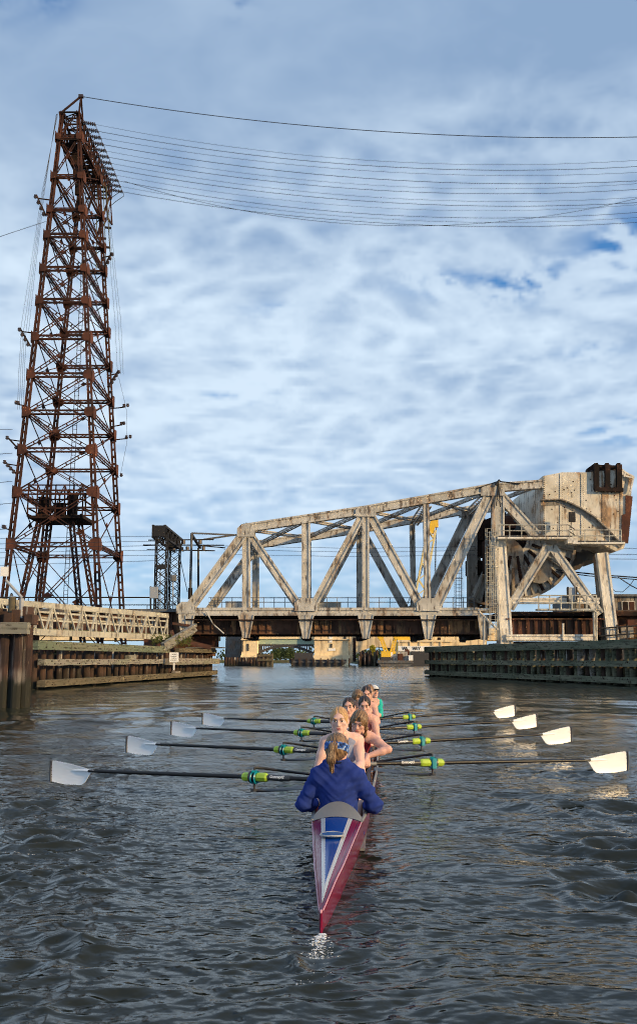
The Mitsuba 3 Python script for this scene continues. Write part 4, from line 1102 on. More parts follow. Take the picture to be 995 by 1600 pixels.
# ---------------------------------------------------------------- far road bridge, barges, crane, trees
FY = 235.0
def F(px, py, y=FY): return P(px, py, y)
def far_bridge():
    t = thing('arched_bridge', 'distant road bridge of yellowish stone piers and a pale green steel arch', 'bridge')
    def pier(x0, x1, y0, y1, Y0, Y1, mat='far_stone'):
        a, b = F(x0, y1, Y0), F(x1, y0, Y0)
        return put('pier', MB().box2((a[0], Y0, -2), (b[0], Y1, b[2])), mat, t)
    p = pier(352, 377, 985, 1034, FY + 6, FY + 22, 'grey_steel')
    k = pier(377, 403, 985, 1034, FY, FY + 16)
    k2 = pier(491, 545, 980, 1034, FY, FY + 16)
    def slot(x0, x1, y0, y1, par, mat='far_dark'):
        a, b = F(x0, y1, FY - .1), F(x1, y0, FY - .1)
        put('opening', MB().box2((a[0], FY - .25, a[2]), (b[0], FY + .1, b[2])), mat, par)
    slot(377.5, 380, 1001, 1018, k); slot(386, 389, 1006, 1017, k)
    slot(514, 519, 994, 1004, k2, 'sign_white'); slot(516, 519, 1006, 1012, k2); slot(513, 524, 1013, 1017, k2, 'sign_white'); slot(537, 540, 995, 998, k2)
    for (x0, x1, par) in ((376, 404, k), (489.5, 546.5, k2)):
        a, b = F(x0, 1030, FY - 1), F(x1, 1024, FY - 1)
        put('plinth', MB().box2((a[0], FY - 1.4, -2), (b[0], FY - .01, b[2])), 'far_stone', par)
        a, b = F(x0, 1000, FY - .6), F(x1, 998.5, FY - .6)
        put('string_course', MB().box2((a[0], FY - .5, a[2]), (b[0], FY - .02, b[2])), 'far_stone', par)
    # green span between the piers
    a, b = F(400, 1007.5), F(494, 998)
    put('girder', MB().box2((a[0], FY + 3, a[2]), (b[0], FY + 13, b[2])), 'far_green_steel', t)
    put('deck_edge', MB().box2((a[0], FY + 2.6, b[2]), (b[0], FY + 13.4, b[2] + .8)), 'far_stone', t)
    n = 26
    xs = np.linspace(402, 490, n); ar = lambda x: 1022 - 12.5 * (1 - ((x - 446) / 45) ** 2)
    for y in (FY + 3.2, FY + 12.5):
        m = MB()
        for i in range(n - 1):
            m.bar(F(xs[i], ar(xs[i]), y), F(xs[i + 1], ar(xs[i + 1]), y), .6, .5, UPY)
            if i % 1 == 0: m.bar(F(xs[i], ar(xs[i]), y), F(xs[i], 1007, y), .28, .28)
        m.bar(F(402, 1008.2, y), F(490, 1008.2, y), .5, .5, UPY)
        put('arch_rib', m, 'far_dark', t)
    # masonry arches to the right
    def arch(xa, xb, ytop, ycrown, yspring):
        n = 14; pts = [F(xa, ytop), F(xb, ytop), F(xb, 1036)]
        xm, hw = (xa + xb) / 2, (xb - xa) / 2 - 5
        for i in range(n + 1):
            s = math.cos(math.pi * i / n); pts.append(F(xm + hw * s, yspring - (yspring - ycrown) * math.sin(math.pi * i / n)))
        pts.append(F(xa, 1036))
        pts.append(F(xa, ytop)); pts = np.array(pts[:-1])
        put('arch', MB().plate(pts + [0, 6, 0], (0, 1, 0), 12), 'far_stone', t)
    arch(546, 642, 988, 1011, 1034); arch(642, 760, 986, 1014, 1034); 
    put('parapet', MB().box2(F(546, 990, FY - .5), F(760, 984, FY + 12)), 'far_stone', t)
    for x in np.linspace(560, 700, 12): put('parapet_post', MB().box2(F(x - .7, 990, FY - .9), F(x + .7, 984.5, FY - .52)), 'far_stone', t)
    put('approach', MB().box2((-140, FY + 1, F(1, 1000)[2]), (F(352, 1, FY)[0], FY + 14, F(1, 986)[2])).box2((F(700, 1)[0], FY + 1, F(1, 1000)[2]), (140, FY + 14, F(1, 984)[2])), 'far_stone', t)
    for x in (553.5, 671, 685.5): put('downpipe', MB().tube([F(x, 996, FY - 1.5), F(x, 1034, FY - 1.5)], .45, 6), 'rust_dark', t)
    return t
_fb = far_bridge()

def far_warehouse():
    t = thing('warehouse', 'pale yellow waterfront building with a lettered white band, right under the span', 'building')
    Y = 222.0
    a, b = P(622, 1030, Y), P(702, 1002, Y)
    put('wall', MB().box2((a[0], Y, -1), (b[0], Y + 9, b[2])), 'far_stone', t)
    s = put('sign_band', MB().box2(P(621.5, 1017.5, Y - .1) + [0, -.25, 0], P(702, 1009.5, Y - .1)), 'sign_white', t)
    for (x, ch) in ((629, 'W'), (633.6, 'A'), (645, 'W'), (649, 'A'), (653.6, 'Y')):
        m = meshkit.text_mesh(ch, .72, .06, bold=True); c = P(x - 1.5, 1015.6, Y - .1)
        v = np.stack([m.vertices[:, 0] + c[0], c[1] - .28 - m.vertices[:, 2], m.vertices[:, 1] + c[2]], 1)
        put('letter', MB().add(v, m.faces), 'letter_dark', s)
    put('cornice', MB().box2(P(621, 1003, Y - .4), P(703, 1001.2, Y + 9.4)), 'far_stone', t)
    for x in (640, 655, 675, 688): put('pilaster', MB().box2(P(x, 1029, Y - .3), P(x + 1.6, 1003, Y - .05)), 'far_stone', t)
    put('door', MB().box2(P(646, 1029, Y - .2), P(652, 1020, Y)), 'rust_plate', t)
far_warehouse()

def barge(x0, x1, ytop, Y, lab, mat, depth=8):
    t = thing('barge', lab, 'barge', 'dark barges under the span')
    a, b = P(x0, 1036, Y), P(x1, ytop, Y)
    m = MB(); z = b[2]; dx = 1.2
    hullpoly = [(a[0] + dx, -.4), (b[0] - dx, -.4), (b[0], z * .55), (b[0], z), (a[0], z), (a[0], z * .55)]
    m.plate([(x, Y + depth / 2, zz) for x, zz in hullpoly], (0, 1, 0), depth)
    put('hull', m, mat, t)
    put('rubbing_strake', MB().box2((a[0] - .1, Y - .25, z * .55), (b[0] + .1, Y - .02, z * .7)), 'grey_steel', t)
    return t, a, b, z
t, a, b, z = barge(452, 541, 1030.5, 205, 'long dark barge moored before the middle stone pier', 'far_dark')
put('deckhouse', MB().box2((a[0] + 1, 207, z), (a[0] + 5, 211, z + 1.4)), 'far_dark', t)
for i in range(9): put('fender_post', MB().bar((a[0] + .6 + i * 1.5, 204.6, -.5), (a[0] + .6 + i * 1.5, 204.6, z + .25), .3, .3), 'pile', t)
t, a, b, z = barge(590, 645, 1032, 200, 'dark blue-grey work barge loaded with gear below the yellow crane', 'grey_steel')
for i, (x, y, w, h, m) in enumerate(((602, 1030, 2.0, 1.2, 'grey_steel'), (609, 1028, 1.2, 1.6, 'sign_white'), (618, 1029, 1.6, 1.2, 'white_paint'), (625, 1029, 1.1, 1.3, 'rust_plate'), (631, 1028, 1.5, 1.7, 'bridge_paint'), (637, 1027, .8, 2.2, 'rust_plate'), (641, 1030, .9, 1.0, 'sign_white'))):
    put('cargo_box', MB().box((P(x, y, 203)[0], 203 + (i % 3), z + h / 2), (w, 1.4, h)).box((P(x, y, 203)[0], 203 + (i % 3), z + h + .05), (w * 1.05, 1.5, .1)), m, t)
t = thing('timber_dolphin', 'group of old timber piles beside the work barge', 'dolphin', 'pile groups under the far bridge')
for i in range(14): pile(t, P(561 + i * 2.2, 1030, 204)[0], 204 + (i * 37 % 7) * .4, 2.1 + (i * 13 % 5) * .3, .28, 'timber_tan' if i in (9, 11) else 'pile')
t = thing('timber_dolphin', 'open timber frame of piles left of the channel', 'dolphin', 'pile groups under the far bridge')
for i in range(7): pile(t, P(404 + i * 3.4, 1030, 200)[0], 200 + (i % 2) * 2, P(400, 1021 + (i % 3), 200)[2], .35, 'timber_tan' if i > 3 else 'pile')
for y in (1024, 1031): put('waling', bar(P(402, y, 199.6), P(426, y, 199.6), .35, .5), 'timber_tan', t)
t = thing('timber_jetty', 'low dark jetty at the foot of the left stone pier', 'jetty')
put('deck', MB().box2(P(352, 1032, 206), P(403, 1028, 214)), 'pile', t)
for i in range(12): pile(t, P(353 + i * 4.4, 1030, 205.6)[0], 205.6, P(1, 1027, 205.6)[2], .35)

def excavator(px, tip, Y, lab):
    t = thing('excavator', lab, 'excavator', 'yellow machines on the work barge')
    b = P(px, 1030, Y)
    b[2] = P(px, 1032, 200)[2]
    put('track', MB().box(b + [0, -.7, .35], (2.6, .5, .6)), 'far_dark', t); put('track', MB().box(b + [0, .7, .35], (2.6, .5, .6)), 'far_dark', t)
    put('cab', MB().box(b + [-.2, 0, 1.3], (2.0, 1.6, 1.2)), 'yellow_paint', t)
    k = P(*tip, Y); mid = (b + k) / 2 + [.5, 0, 1.0]
    m = MB()
    for s in (-.35, .35): m.bar(b + [s, 0, 1.5], k + [s * .6, 0, 0], .28, .28)
    for i in range(8):
        p0, p1 = b + [0, 0, 1.5] + (k - b - [0, 0, 1.5]) * i / 8, b + [0, 0, 1.5] + (k - b - [0, 0, 1.5]) * (i + 1) / 8
        m.bar(p0 + [-.35 if i % 2 else .35, 0, 0], p1 + [.35 if i % 2 else -.35, 0, 0], .2, .2)
    put('boom', m, 'yellow_paint', t)
    put('bucket', MB().plate([k + [-.9, 0, .1], k + [.2, 0, .5], k + [.7, 0, -.5], k + [-.1, 0, -1.1]], (0, 1, 0), 1.2), 'yellow_paint', t)
excavator(604, (594, 993), 203, 'yellow excavator with boom raised to the left, on the work barge')
excavator(612, (618, 992), 206, 'yellow excavator with boom raised to the right, on the work barge')

def crane():
    t = thing('crane', 'tall pale yellow lattice-boom crane seen through the right half of the truss', 'crane')
    Y = 225.0
    a, b = P(643, 1000, Y), P(676, 815, Y)
    m = MB(); d = nrm(b - a)
    m.lattice(a, a + (b - a) * .93, 2.3, 1.8, UPY, .34, .26, 2.0)
    put('boom', m, 'yellow_pale', t)
    put('boom_tip', MB().bar(a + (b - a) * .9, b, 1.3, 1.2, UPY).box(b + [.3, 0, -.2], (1.8, 1.2, 2.4)), 'yellow_paint', t)
    m = MB()
    for q in ((676, 990), (679, 980)): m.tube([b + [.8, 0, 0], P(*q, Y)], .07, 4)
    for q in ((618, 990), (628, 985)): m.tube([b - d * 8, P(*q, Y)], .08, 4)
    put('cable', m, 'wire', t)
    put('cab', MB().box(P(640, 1004, Y), (6, 4, 4)), 'yellow_paint', t)
    put('barge_base', MB().box2((P(625, 1, Y)[0], Y - 4, -.5), (P(665, 1, Y)[0], Y + 5, 3.2)), 'far_dark', t)
crane()

def leaf_crown(c, r, n, rng, size):
    m = []
    u = rng.normal(size=(n, 3)); u /= np.linalg.norm(u, axis=1, keepdims=True)
    rad = rng.random(n) ** .45
    lump = 0.72 + .55 * meshkit.noise(u * 2.3 + c, 3)
    p = c + u * (rad * lump)[:, None] * r
    a = rng.normal(size=(n, 3)); a /= np.linalg.norm(a, axis=1, keepdims=True)
    b = np.cross(a, rng.normal(size=(n, 3))); b /= np.linalg.norm(b, axis=1, keepdims=True)
    s = size * (.6 + .8 * rng.random(n))[:, None]
    v = np.stack([p - a * s, p + b * s * .6, p + a * s, p - b * s * .6], 1).reshape(-1, 3)
    k = np.arange(n)[:, None] * 4
    return v, np.vstack([k + [0, 1, 2], k + [0, 2, 3]])
def tree(px, pbase, ptop, Y, wpx, lab, group, mat='foliage', n=900):
    rng = np.random.default_rng(int(px * 7 + Y))
    t = thing('tree', lab, 'tree', group)
    b, k = P(px, pbase, Y), P(px, ptop, Y); w = wpx * Y / 3000; h = k[2] - b[2]
    m = MB().tube([b, b + [.02 * h, 0, h * .4], b + [0, 0, h * .8]], [h * .035, h * .025, h * .008], 7)
    for i in range(6):
        an = i * 1.05; m.tube([b + [0, 0, h * (.3 + .07 * i)], b + [math.cos(an) * w * .6, math.sin(an) * w * .6, h * (.5 + .07 * i)]], [h * .014, h * .005], 5)
    put('trunk', m, 'pile', t)
    put('crown', leaf_crown(b + [0, 0, h * .6], np.array([w, w, h * .46]), n, rng, max(.25, h * .05)), mat, t)
for i, (px, pb, pt, w, Y) in enumerate(((431, 1034, 1012, 13, 420), (438, 1034, 1010, 14, 440), (446, 1034, 1013, 13, 430), (454, 1034, 1011, 15, 450), (425, 1034, 1019, 8, 400))):
    tree(px, pb, pt, Y, w, ('rounded dark tree at the left of the far clump seen under the green arch', 'tallest dark tree of the far clump under the green arch', 'middle tree of the far clump under the green arch', 'rightmost tree of the far clump under the green arch', 'small bush at the left foot of the far tree clump')[i], 'far trees under the green arch')
tree(582, 1034, 1008, 214, 9, 'yellow-green tree beside the work barge', None, 'yellow_leaf', 700)
put('far_bank', MB().box2((-700, 395, -2), (P(462, 1, 395)[0], 700, .9)).box2((P(560, 1, 260)[0], 262, -2), (400, 700, 1.0)), 'bank', kind='structure')
def far_wood():
    rng = np.random.default_rng(5); vs = MB()
    for i in range(150):
        x = rng.uniform(-420, 420); y = rng.uniform(470, 640)
        h = rng.uniform(5, 9)
        vs.add(*leaf_crown(np.array([x, y, h * .45 + .8]), np.array([h * .8, h * .8, h * .5]), 90, rng, .9))
    put('far_wood', vs, 'foliage', kind='stuff', label='low line of far-off trees along the horizon behind the bridges', cat='trees')
far_wood()
# ---------------------------------------------------------------- smooth solids for bodies and clothes
class Solid:
    """Smooth union of round cones and ellipsoids, as a distance function."""
    def __init__(self): self.p = []
    def cone(self, a, b, ra, rb=None, k=.02):
        self.p.append(('c', np.asarray(a, np.float32), np.asarray(b, np.float32), float(ra), float(ra if rb is None else rb), k)); return self
    def chain(self, pts, rs, k=.02):
        for i in range(len(pts) - 1): self.cone(pts[i], pts[i + 1], rs[i], rs[i + 1], k)
        return self
    def ell(self, c, axes, r, k=.02):
        self.p.append(('e', np.asarray(c, np.float32), np.asarray(axes, np.float32), np.asarray(r, np.float32), 0, k)); return self
    def cut(self, c, axes, r, k=.01):
        self.p.append(('x', np.asarray(c, np.float32), np.asarray(axes, np.float32), np.asarray(r, np.float32), 0, k)); return self
    def copy(self): s = Solid(); s.p = list(self.p); return s
    def __call__(self, q):
        d = np.full(len(q), 9.0, np.float32)
        for t, a, b, ra, rb, k in self.p:
            if t == 'c':
                ba = b - a; L2 = float(ba @ ba) + 1e-9
                pa = q - a
                h = np.clip(pa @ ba / L2, 0, 1)
                e = np.linalg.norm(pa - h[:, None] * ba, axis=1) - (ra + (rb - ra) * h)
            else:
                l = (q - a) @ b.T
                k0 = np.linalg.norm(l / ra, axis=1); k1 = np.linalg.norm(l / (ra * ra), axis=1) + 1e-9
                e = k0 * (k0 - 1) / k1
            if t == 'x':
                h = np.maximum(k - np.abs(d + e), 0) / k if k else 0
                d = np.maximum(d, -e) + h * h * k * .25
            else:
                h = np.maximum(k - np.abs(d - e), 0) / k
                d = np.minimum(d, e) - h * h * k * .25
        return d
    def box(self, pad=.03):
        lo, hi = np.full(3, 9e9), np.full(3, -9e9)
        for t, a, b, ra, rb, k in self.p:
            if t == 'c':
                r = max(ra, rb); lo = np.minimum(lo, np.minimum(a, b) - r); hi = np.maximum(hi, np.maximum(a, b) + r)
            elif t == 'e':
                r = float(np.max(ra)); lo = np.minimum(lo, a - r); hi = np.maximum(hi, a + r)
        return lo - pad, hi + pad

def surface(fn, lo, hi, h):
    """Surface nets of fn = 0 on a grid of step h, evaluated only near the surface."""
    lo = np.asarray(lo, np.float32); n = np.ceil((np.asarray(hi) - lo) / h).astype(int) + 2
    Bk = 6; nb = -(-n // Bk); n = nb * Bk
    cx = [lo[i] + (np.arange(nb[i]) + .5) * Bk * h for i in range(3)]
    C = np.stack(np.meshgrid(*cx, indexing='ij'), -1).reshape(-1, 3).astype(np.float32)
    dc = fn(C).reshape(nb)
    keep = np.abs(dc) < h * Bk * .5 * 1.75 * 1.25 + .012
    D = np.repeat(np.repeat(np.repeat(dc, Bk, 0), Bk, 1), Bk, 2).astype(np.float32)
    mask = np.repeat(np.repeat(np.repeat(keep, Bk, 0), Bk, 1), Bk, 2)
    idx = np.argwhere(mask)
    D[mask] = fn((lo + idx * h).astype(np.float32))
    ins = D < 0
    cnt = np.zeros(np.array(D.shape) - 1, np.int8); acc = np.zeros((*cnt.shape, 3), np.float32)
    edges = []
    for ax in range(3):
        s0 = [slice(None)] * 3; s1 = [slice(None)] * 3; s0[ax] = slice(0, -1); s1[ax] = slice(1, None)
        e = np.argwhere(ins[tuple(s0)] != ins[tuple(s1)])
        a = D[e[:, 0], e[:, 1], e[:, 2]]; f = e.copy(); f[:, ax] += 1
        b = D[f[:, 0], f[:, 1], f[:, 2]]
        pt = e.astype(np.float32); pt[:, ax] += np.clip(a / (a - b), 0.02, .98)
        o = [i for i in range(3) if i != ax]
        ok = np.all((e[:, o] > 0) & (e[:, o] < np.array(D.shape)[o] - 1), axis=1)
        e, pt, a = e[ok], pt[ok], a[ok]
        cells = []
        for da, db in ((-1, -1), (0, -1), (0, 0), (-1, 0)):
            c = e.copy(); c[:, o[0]] += da; c[:, o[1]] += db
            np.add.at(cnt, (c[:, 0], c[:, 1], c[:, 2]), 1); np.add.at(acc, (c[:, 0], c[:, 1], c[:, 2]), pt)
            cells.append(c)
        edges.append((cells, (a < 0) ^ (ax == 1)))
    on = cnt > 0
    vid = np.full(cnt.shape, -1, int); vid[on] = np.arange(on.sum())
    v = lo + acc[on] / cnt[on][:, None] * h
    qs = []
    for cells, flip in edges:
        q = np.stack([vid[c[:, 0], c[:, 1], c[:, 2]] for c in cells], 1)
        q = np.where(flip[:, None], q, q[:, ::-1]); qs.append(q)
    return v.astype(float), np.vstack(qs)
# ---------------------------------------------------------------- the racing shell
BOATM = np.eye(4); BOATM[:3, 0] = BR; BOATM[:3, 1] = BE; BOATM[:3, 3] = BOAT_O
TOBOAT = {'to_world': T(BOATM.tolist())}
def gloss(key, c, var=.12, alpha=.035):
    """Gel coat: a clear glossy film over colour with faint scuffs."""
    def f(p, n, uv):
        a = fbm(p.x * 9, p.y * 3, p.z * 9, 4); s = smoothstep(.66, .72, fbm(p.x * 60, p.y * 7, p.z * 40, 3))
        return mix(mi.Color3f(*c) * (1 - var + 2 * var * a), (0.45, 0.42, 0.43), s * .12)
    scene[key] = {'type': 'roughplastic', 'distribution': 'ggx', 'alpha': alpha, 'int_ior': 1.52, 'diffuse_reflectance': mikit.proc(f), 'nonlinear': True}
gloss('hull_red', (0.36, 0.014, 0.080)); gloss('deck_blue', (0.010, 0.125, 0.50)); gloss('deck_white', (0.78, 0.78, 0.78), .05)
principled('boat_grey', (0.17, 0.175, 0.18), 0.5, 0.4)
principled('carbon', (0.012, 0.012, 0.014), 0.45, 0.4)
principled('rigger_black', (0.035, 0.037, 0.042), 0.4, 0.5)
principled('collar_lime', (0.36, 0.52, 0.04), 0.35, 0.5)
principled('lock_teal', (0.0, 0.22, 0.27), 0.35, 0.5)
principled('blade_white', (0.80, 0.82, 0.84), 0.3, 0.5)
principled('blade_tip', (0.03, 0.035, 0.05), 0.5, 0.4)
principled('hatch_clear', (0.03, 0.10, 0.26), 0.15, 0.6, clearcoat=1.0)

LB = 17.6
PIN0, PSTEP = 4.32, 1.41
def half_width(y):
    s = np.clip(y / LB, 0, 1)
    w = .285 * np.minimum(1, (np.sin(np.pi * np.clip(s, 0, 1)) + .0) ** .62 * 1.08)
    st = np.interp(y, [0, .21, .27, 1.0, 2.13, 3.4], [.004, .006, .014, .088, .178, .245])
    return np.where(y < 3.4, st, np.minimum(w, .285) * np.clip((LB - y) / 1.2, 0.02, 1) ** .5)
def deck_z(y): return np.interp(y, [0, .65, 2.13, 2.45, 3.2, 15.2, 16.2, LB], [.085, .165, .262, .25, .225, .225, .25, .13])

def build_shell():
    t = thing('racing_shell', 'long maroon rowing shell with a blue and white V on its glossy stern deck', 'rowing boat')
    ys = np.concatenate([np.linspace(.22, 2, 26), np.linspace(2.1, LB, 60)])
    an = np.linspace(0, np.pi, 15)
    ring = []
    for y in ys:
        w, z = float(half_width(y)), float(deck_z(y)); dep = z + float(np.interp(y, [0, .15, .8, 2, 15, LB], [.035, .06, .09, .12, .13, .01]))
        ring.append([[-w * math.copysign(abs(math.cos(a)) ** .8, math.cos(a)), y, z - dep * math.sin(a) ** .8] for a in an])
    v = np.array(ring).reshape(-1, 3); n, m = len(ys), len(an)
    i, j = np.meshgrid(np.arange(n - 1), np.arange(m - 1), indexing='ij')
    q = np.stack([i * m + j, (i + 1) * m + j, (i + 1) * m + j + 1, i * m + j + 1], -1).reshape(-1, 4)
    mb = MB().add(v, q[:, ::-1])
    inn = v.copy(); inn[:, 0] *= .93; inn[:, 2] += .012
    mb.add(inn, q)
    hull = put('hull', mb, 'hull_twosided', t, smooth=60, **TOBOAT)
    # deck sheets, crowned
    def sheet(y0, y1, fl, fr, lift, ny=40, nx=9, crown=.035):
        yy = np.linspace(y0, y1, ny); vs = []
        for y in yy:
            a, b = fl(y), fr(y); w = float(half_width(y)) + 1e-6
            for s in np.linspace(0, 1, nx):
                x = a + (b - a) * s
                vs.append([x, y, float(deck_z(y)) + crown * (w / .2) * (1 - (x / w) ** 2) + lift])
        i, j = np.meshgrid(np.arange(ny - 1), np.arange(nx - 1), indexing='ij')
        return np.array(vs), np.stack([i * nx + j, i * nx + j + 1, (i + 1) * nx + j + 1, (i + 1) * nx + j], -1).reshape(-1, 4)
    hw = lambda y: float(half_width(y))
    put('stern_deck', sheet(.22, 2.14, lambda y: -hw(y), hw, .002), 'hull_twosided', t, smooth=True, label='glossy maroon stern deck', **TOBOAT)
    put('bow_deck', sheet(15.8, LB - .02, lambda y: -hw(y), hw, .002), 'hull_twosided', t, smooth=True, **TOBOAT)
    e = lambda y: .115 * (y - .30) / 1.83
    wd = lambda y: .012 + .018 * min(1, y / 2.1)
    put('blue_panel', sheet(.58, 2.125, lambda y: -max(e(y) - wd(y), 0), lambda y: max(e(y) - wd(y), 0), .0045), 'deck_blue', t, smooth=True, label='blue wedge between the white stripes', **TOBOAT)
    for s in (-1, 1):
        put('white_stripe', sheet(.31, 2.125, (lambda y: -e(y)) if s < 0 else (lambda y: max(0.0005, e(y) - wd(y) * 1.02)), (lambda y: -max(0.0005, e(y) - wd(y) * 1.02)) if s < 0 else (lambda y: e(y)), .0055), 'deck_white', t, smooth=True, **TOBOAT)
        put('edge_line', MB().tube([(s * (hw(y) + .002), y, float(deck_z(y)) + .002) for y in np.linspace(.225, 2.14, 20)], .0035, 5), 'edge_pink', t, **TOBOAT)
        put('gunwale', MB().tube([(s * hw(y), y, float(deck_z(y)) + .006) for y in np.linspace(2.14, 15.8, 50)], .014, 6), 'boat_grey', t, **TOBOAT)
    # round hatch on the stern deck
    c = np.array([-.008, 1.60, float(deck_z(1.60)) + .041]); a = np.linspace(0, 2 * np.pi, 29)
    h = put('hatch', MB().tube([c + [0, 0, -.01], c + [0, 0, .004]], .070, 24), 'hatch_clear', t, **TOBOAT)
    put('ring', MB().tube([c + [.078 * math.cos(x), .078 * math.sin(x), .003 - .006 * abs(math.cos(x))] for x in a], .0065, 6), 'galvanised', h, **TOBOAT)
    # grey arched splash board behind the steering seat
    vs = []; nx = 21; ny = 7
    for k in range(ny):
        for s in np.linspace(-1, 1, nx):
            f = k / (ny - 1); bulge = (1 - s * s)
            vs.append([s * (.186 + .008 * f), 2.125 + f * (.03 + .20 * bulge) , float(deck_z(2.13)) + .036 * bulge + f * (.075 * bulge ** .7) + .004])
    i, j = np.meshgrid(np.arange(ny - 1), np.arange(nx - 1), indexing='ij')
    put('splash_board', (np.array(vs), np.stack([i * nx + j, i * nx + j + 1, (i + 1) * nx + j + 1, (i + 1) * nx + j], -1).reshape(-1, 4)), 'grey_twosided', t, smooth=True, **TOBOAT)
    put('floor', MB().box2((-.2, 2.3, .03), (.2, 15.7, .05)), 'boat_grey', t, **TOBOAT)
    put('stern_ball', MB().tube([(0, .205, .105), (0, .215, .114), (0, .225, .117)], [.004, .007, .005], 8), 'edge_pink', t, **TOBOAT)
    put('stem', MB().tube([(0, .225, -.05), (0, .217, .02), (0, .22, .108)], [.008, .009, .008], 8), 'hull_red', t, smooth=50, **TOBOAT)
    put('rudder', MB().plate([(0, .25, -.03), (0, .42, -.03), (0, .40, -.16), (0, .28, -.16)], (1, 0, 0), .006), 'carbon', t, **TOBOAT)
    for k in range(8):
        yp = PIN0 + PSTEP * k; s = -1 if k % 2 == 0 else 1
        seat = put('sliding_seat', MB().box2((-.15, yp + .08, .175), (.15, yp + .36, .20)), 'carbon', t, **TOBOAT)
        put('slide_rail', MB().bar((-.1, yp - .2, .15), (-.1, yp + .6, .15), .02).bar((.1, yp - .2, .15), (.1, yp + .6, .15), .02), 'galvanised', seat, **TOBOAT)
        put('foot_stretcher', MB().plate([(-.16, yp - .62, .02), (.16, yp - .62, .02), (.16, yp - .78, .25), (-.16, yp - .78, .25)], nrm((0, .23, .16)), .015), 'rigger_black', t, **TOBOAT)
        # wing rigger: one flat tapering carbon arm, a back stay, the pin with its gate
        r = None; vs = []
        st = np.linspace(0, 1, 9)
        for u in st:
            x = .25 + .62 * u; chord = .30 * (1 - u) ** 1.2 + .055; yc = yp + .10 * (1 - u); z = .235 - .045 * math.sin(u * math.pi * .5)
            for (a, b) in ((-.5, 0), (-.2, .014), (.3, .014), (.5, 0), (.3, -.012), (-.2, -.012)): vs.append([s * x, yc + a * chord, z + b])
        n = len(st); q = []
        for i in range(n - 1):
            for j in range(6): q.append([i * 6 + j, i * 6 + (j + 1) % 6, (i + 1) * 6 + (j + 1) % 6, (i + 1) * 6 + j])
        vv = np.array(vs); q = np.array(q)
        cen = np.vstack([vv[-6:].mean(0)]); 
        tri = np.vstack([q[:, [0, 1, 2]], q[:, [0, 2, 3]], [[(n - 1) * 6 + j, (n - 1) * 6 + (j + 1) % 6, n * 6] for j in range(6)]])
        r = put('rigger', (np.vstack([vv, cen]), tri if s > 0 else tri[:, ::-1]), 'rigger_two', t, smooth=40, **TOBOAT)
        pin = np.array([s * .89, yp, .31])
        put('pin', MB().tube([pin - [0, 0, .12], pin + [0, 0, .10]], .011, 8).tube([pin - [0, 0, .125], pin - [0, 0, .10]], .035, 10), 'rigger_black', r, **TOBOAT)
        put('back_stay', MB().tube([pin + [0, .0, .095], pin + [-s * .08, .05, .085], (s * .27, yp + .72, .25)], [.012, .014, .014], 7), 'carbon', r, **TOBOAT)
        axis = oar_axis(k)
        o = MB(); aa = np.linspace(-.6, 2 * np.pi - .6, 21); side = nrm(np.cross(axis, (0, 0, 1.0))); up = np.cross(side, axis)
        for w in (-.021, .021):
            o.tube([pin + axis * w + side * math.cos(x) * .042 + up * math.sin(x) * .049 for x in aa], .010, 6)
        o.box(pin + [0, 0, .063], (.05, .04, .02)); o.bar(pin + side * .05 - up * .05, pin + side * .05 + up * .06, .05, .012, side)
        put('oarlock', o, 'lock_teal', r, **TOBOAT)
    return t
OAR_ANG = [25, 25, 28, 29, 28.5, 31, 29, 31]
OAR_DZ = [-.026, -.024, -.012, .010, -.004, .018, -.010, .030]
def oar_axis(k):
    s = -1 if k % 2 == 0 else 1; a = math.radians(OAR_ANG[k])
    return nrm((s * math.cos(a), math.sin(a), OAR_DZ[k]))
scene['hull_twosided'] = {'type': 'twosided', 'bsdf': {'type': 'ref', 'id': 'hull_red'}}
scene['grey_twosided'] = {'type': 'twosided', 'bsdf': {'type': 'ref', 'id': 'boat_grey'}}
scene['rigger_two'] = {'type': 'twosided', 'bsdf': {'type': 'ref', 'id': 'rigger_black'}}
principled('edge_pink', (0.62, 0.30, 0.36), 0.3, 0.5)
scene['blade_two'] = {'type': 'twosided', 'bsdf': {'type': 'ref', 'id': 'blade_white'}}
build_shell()

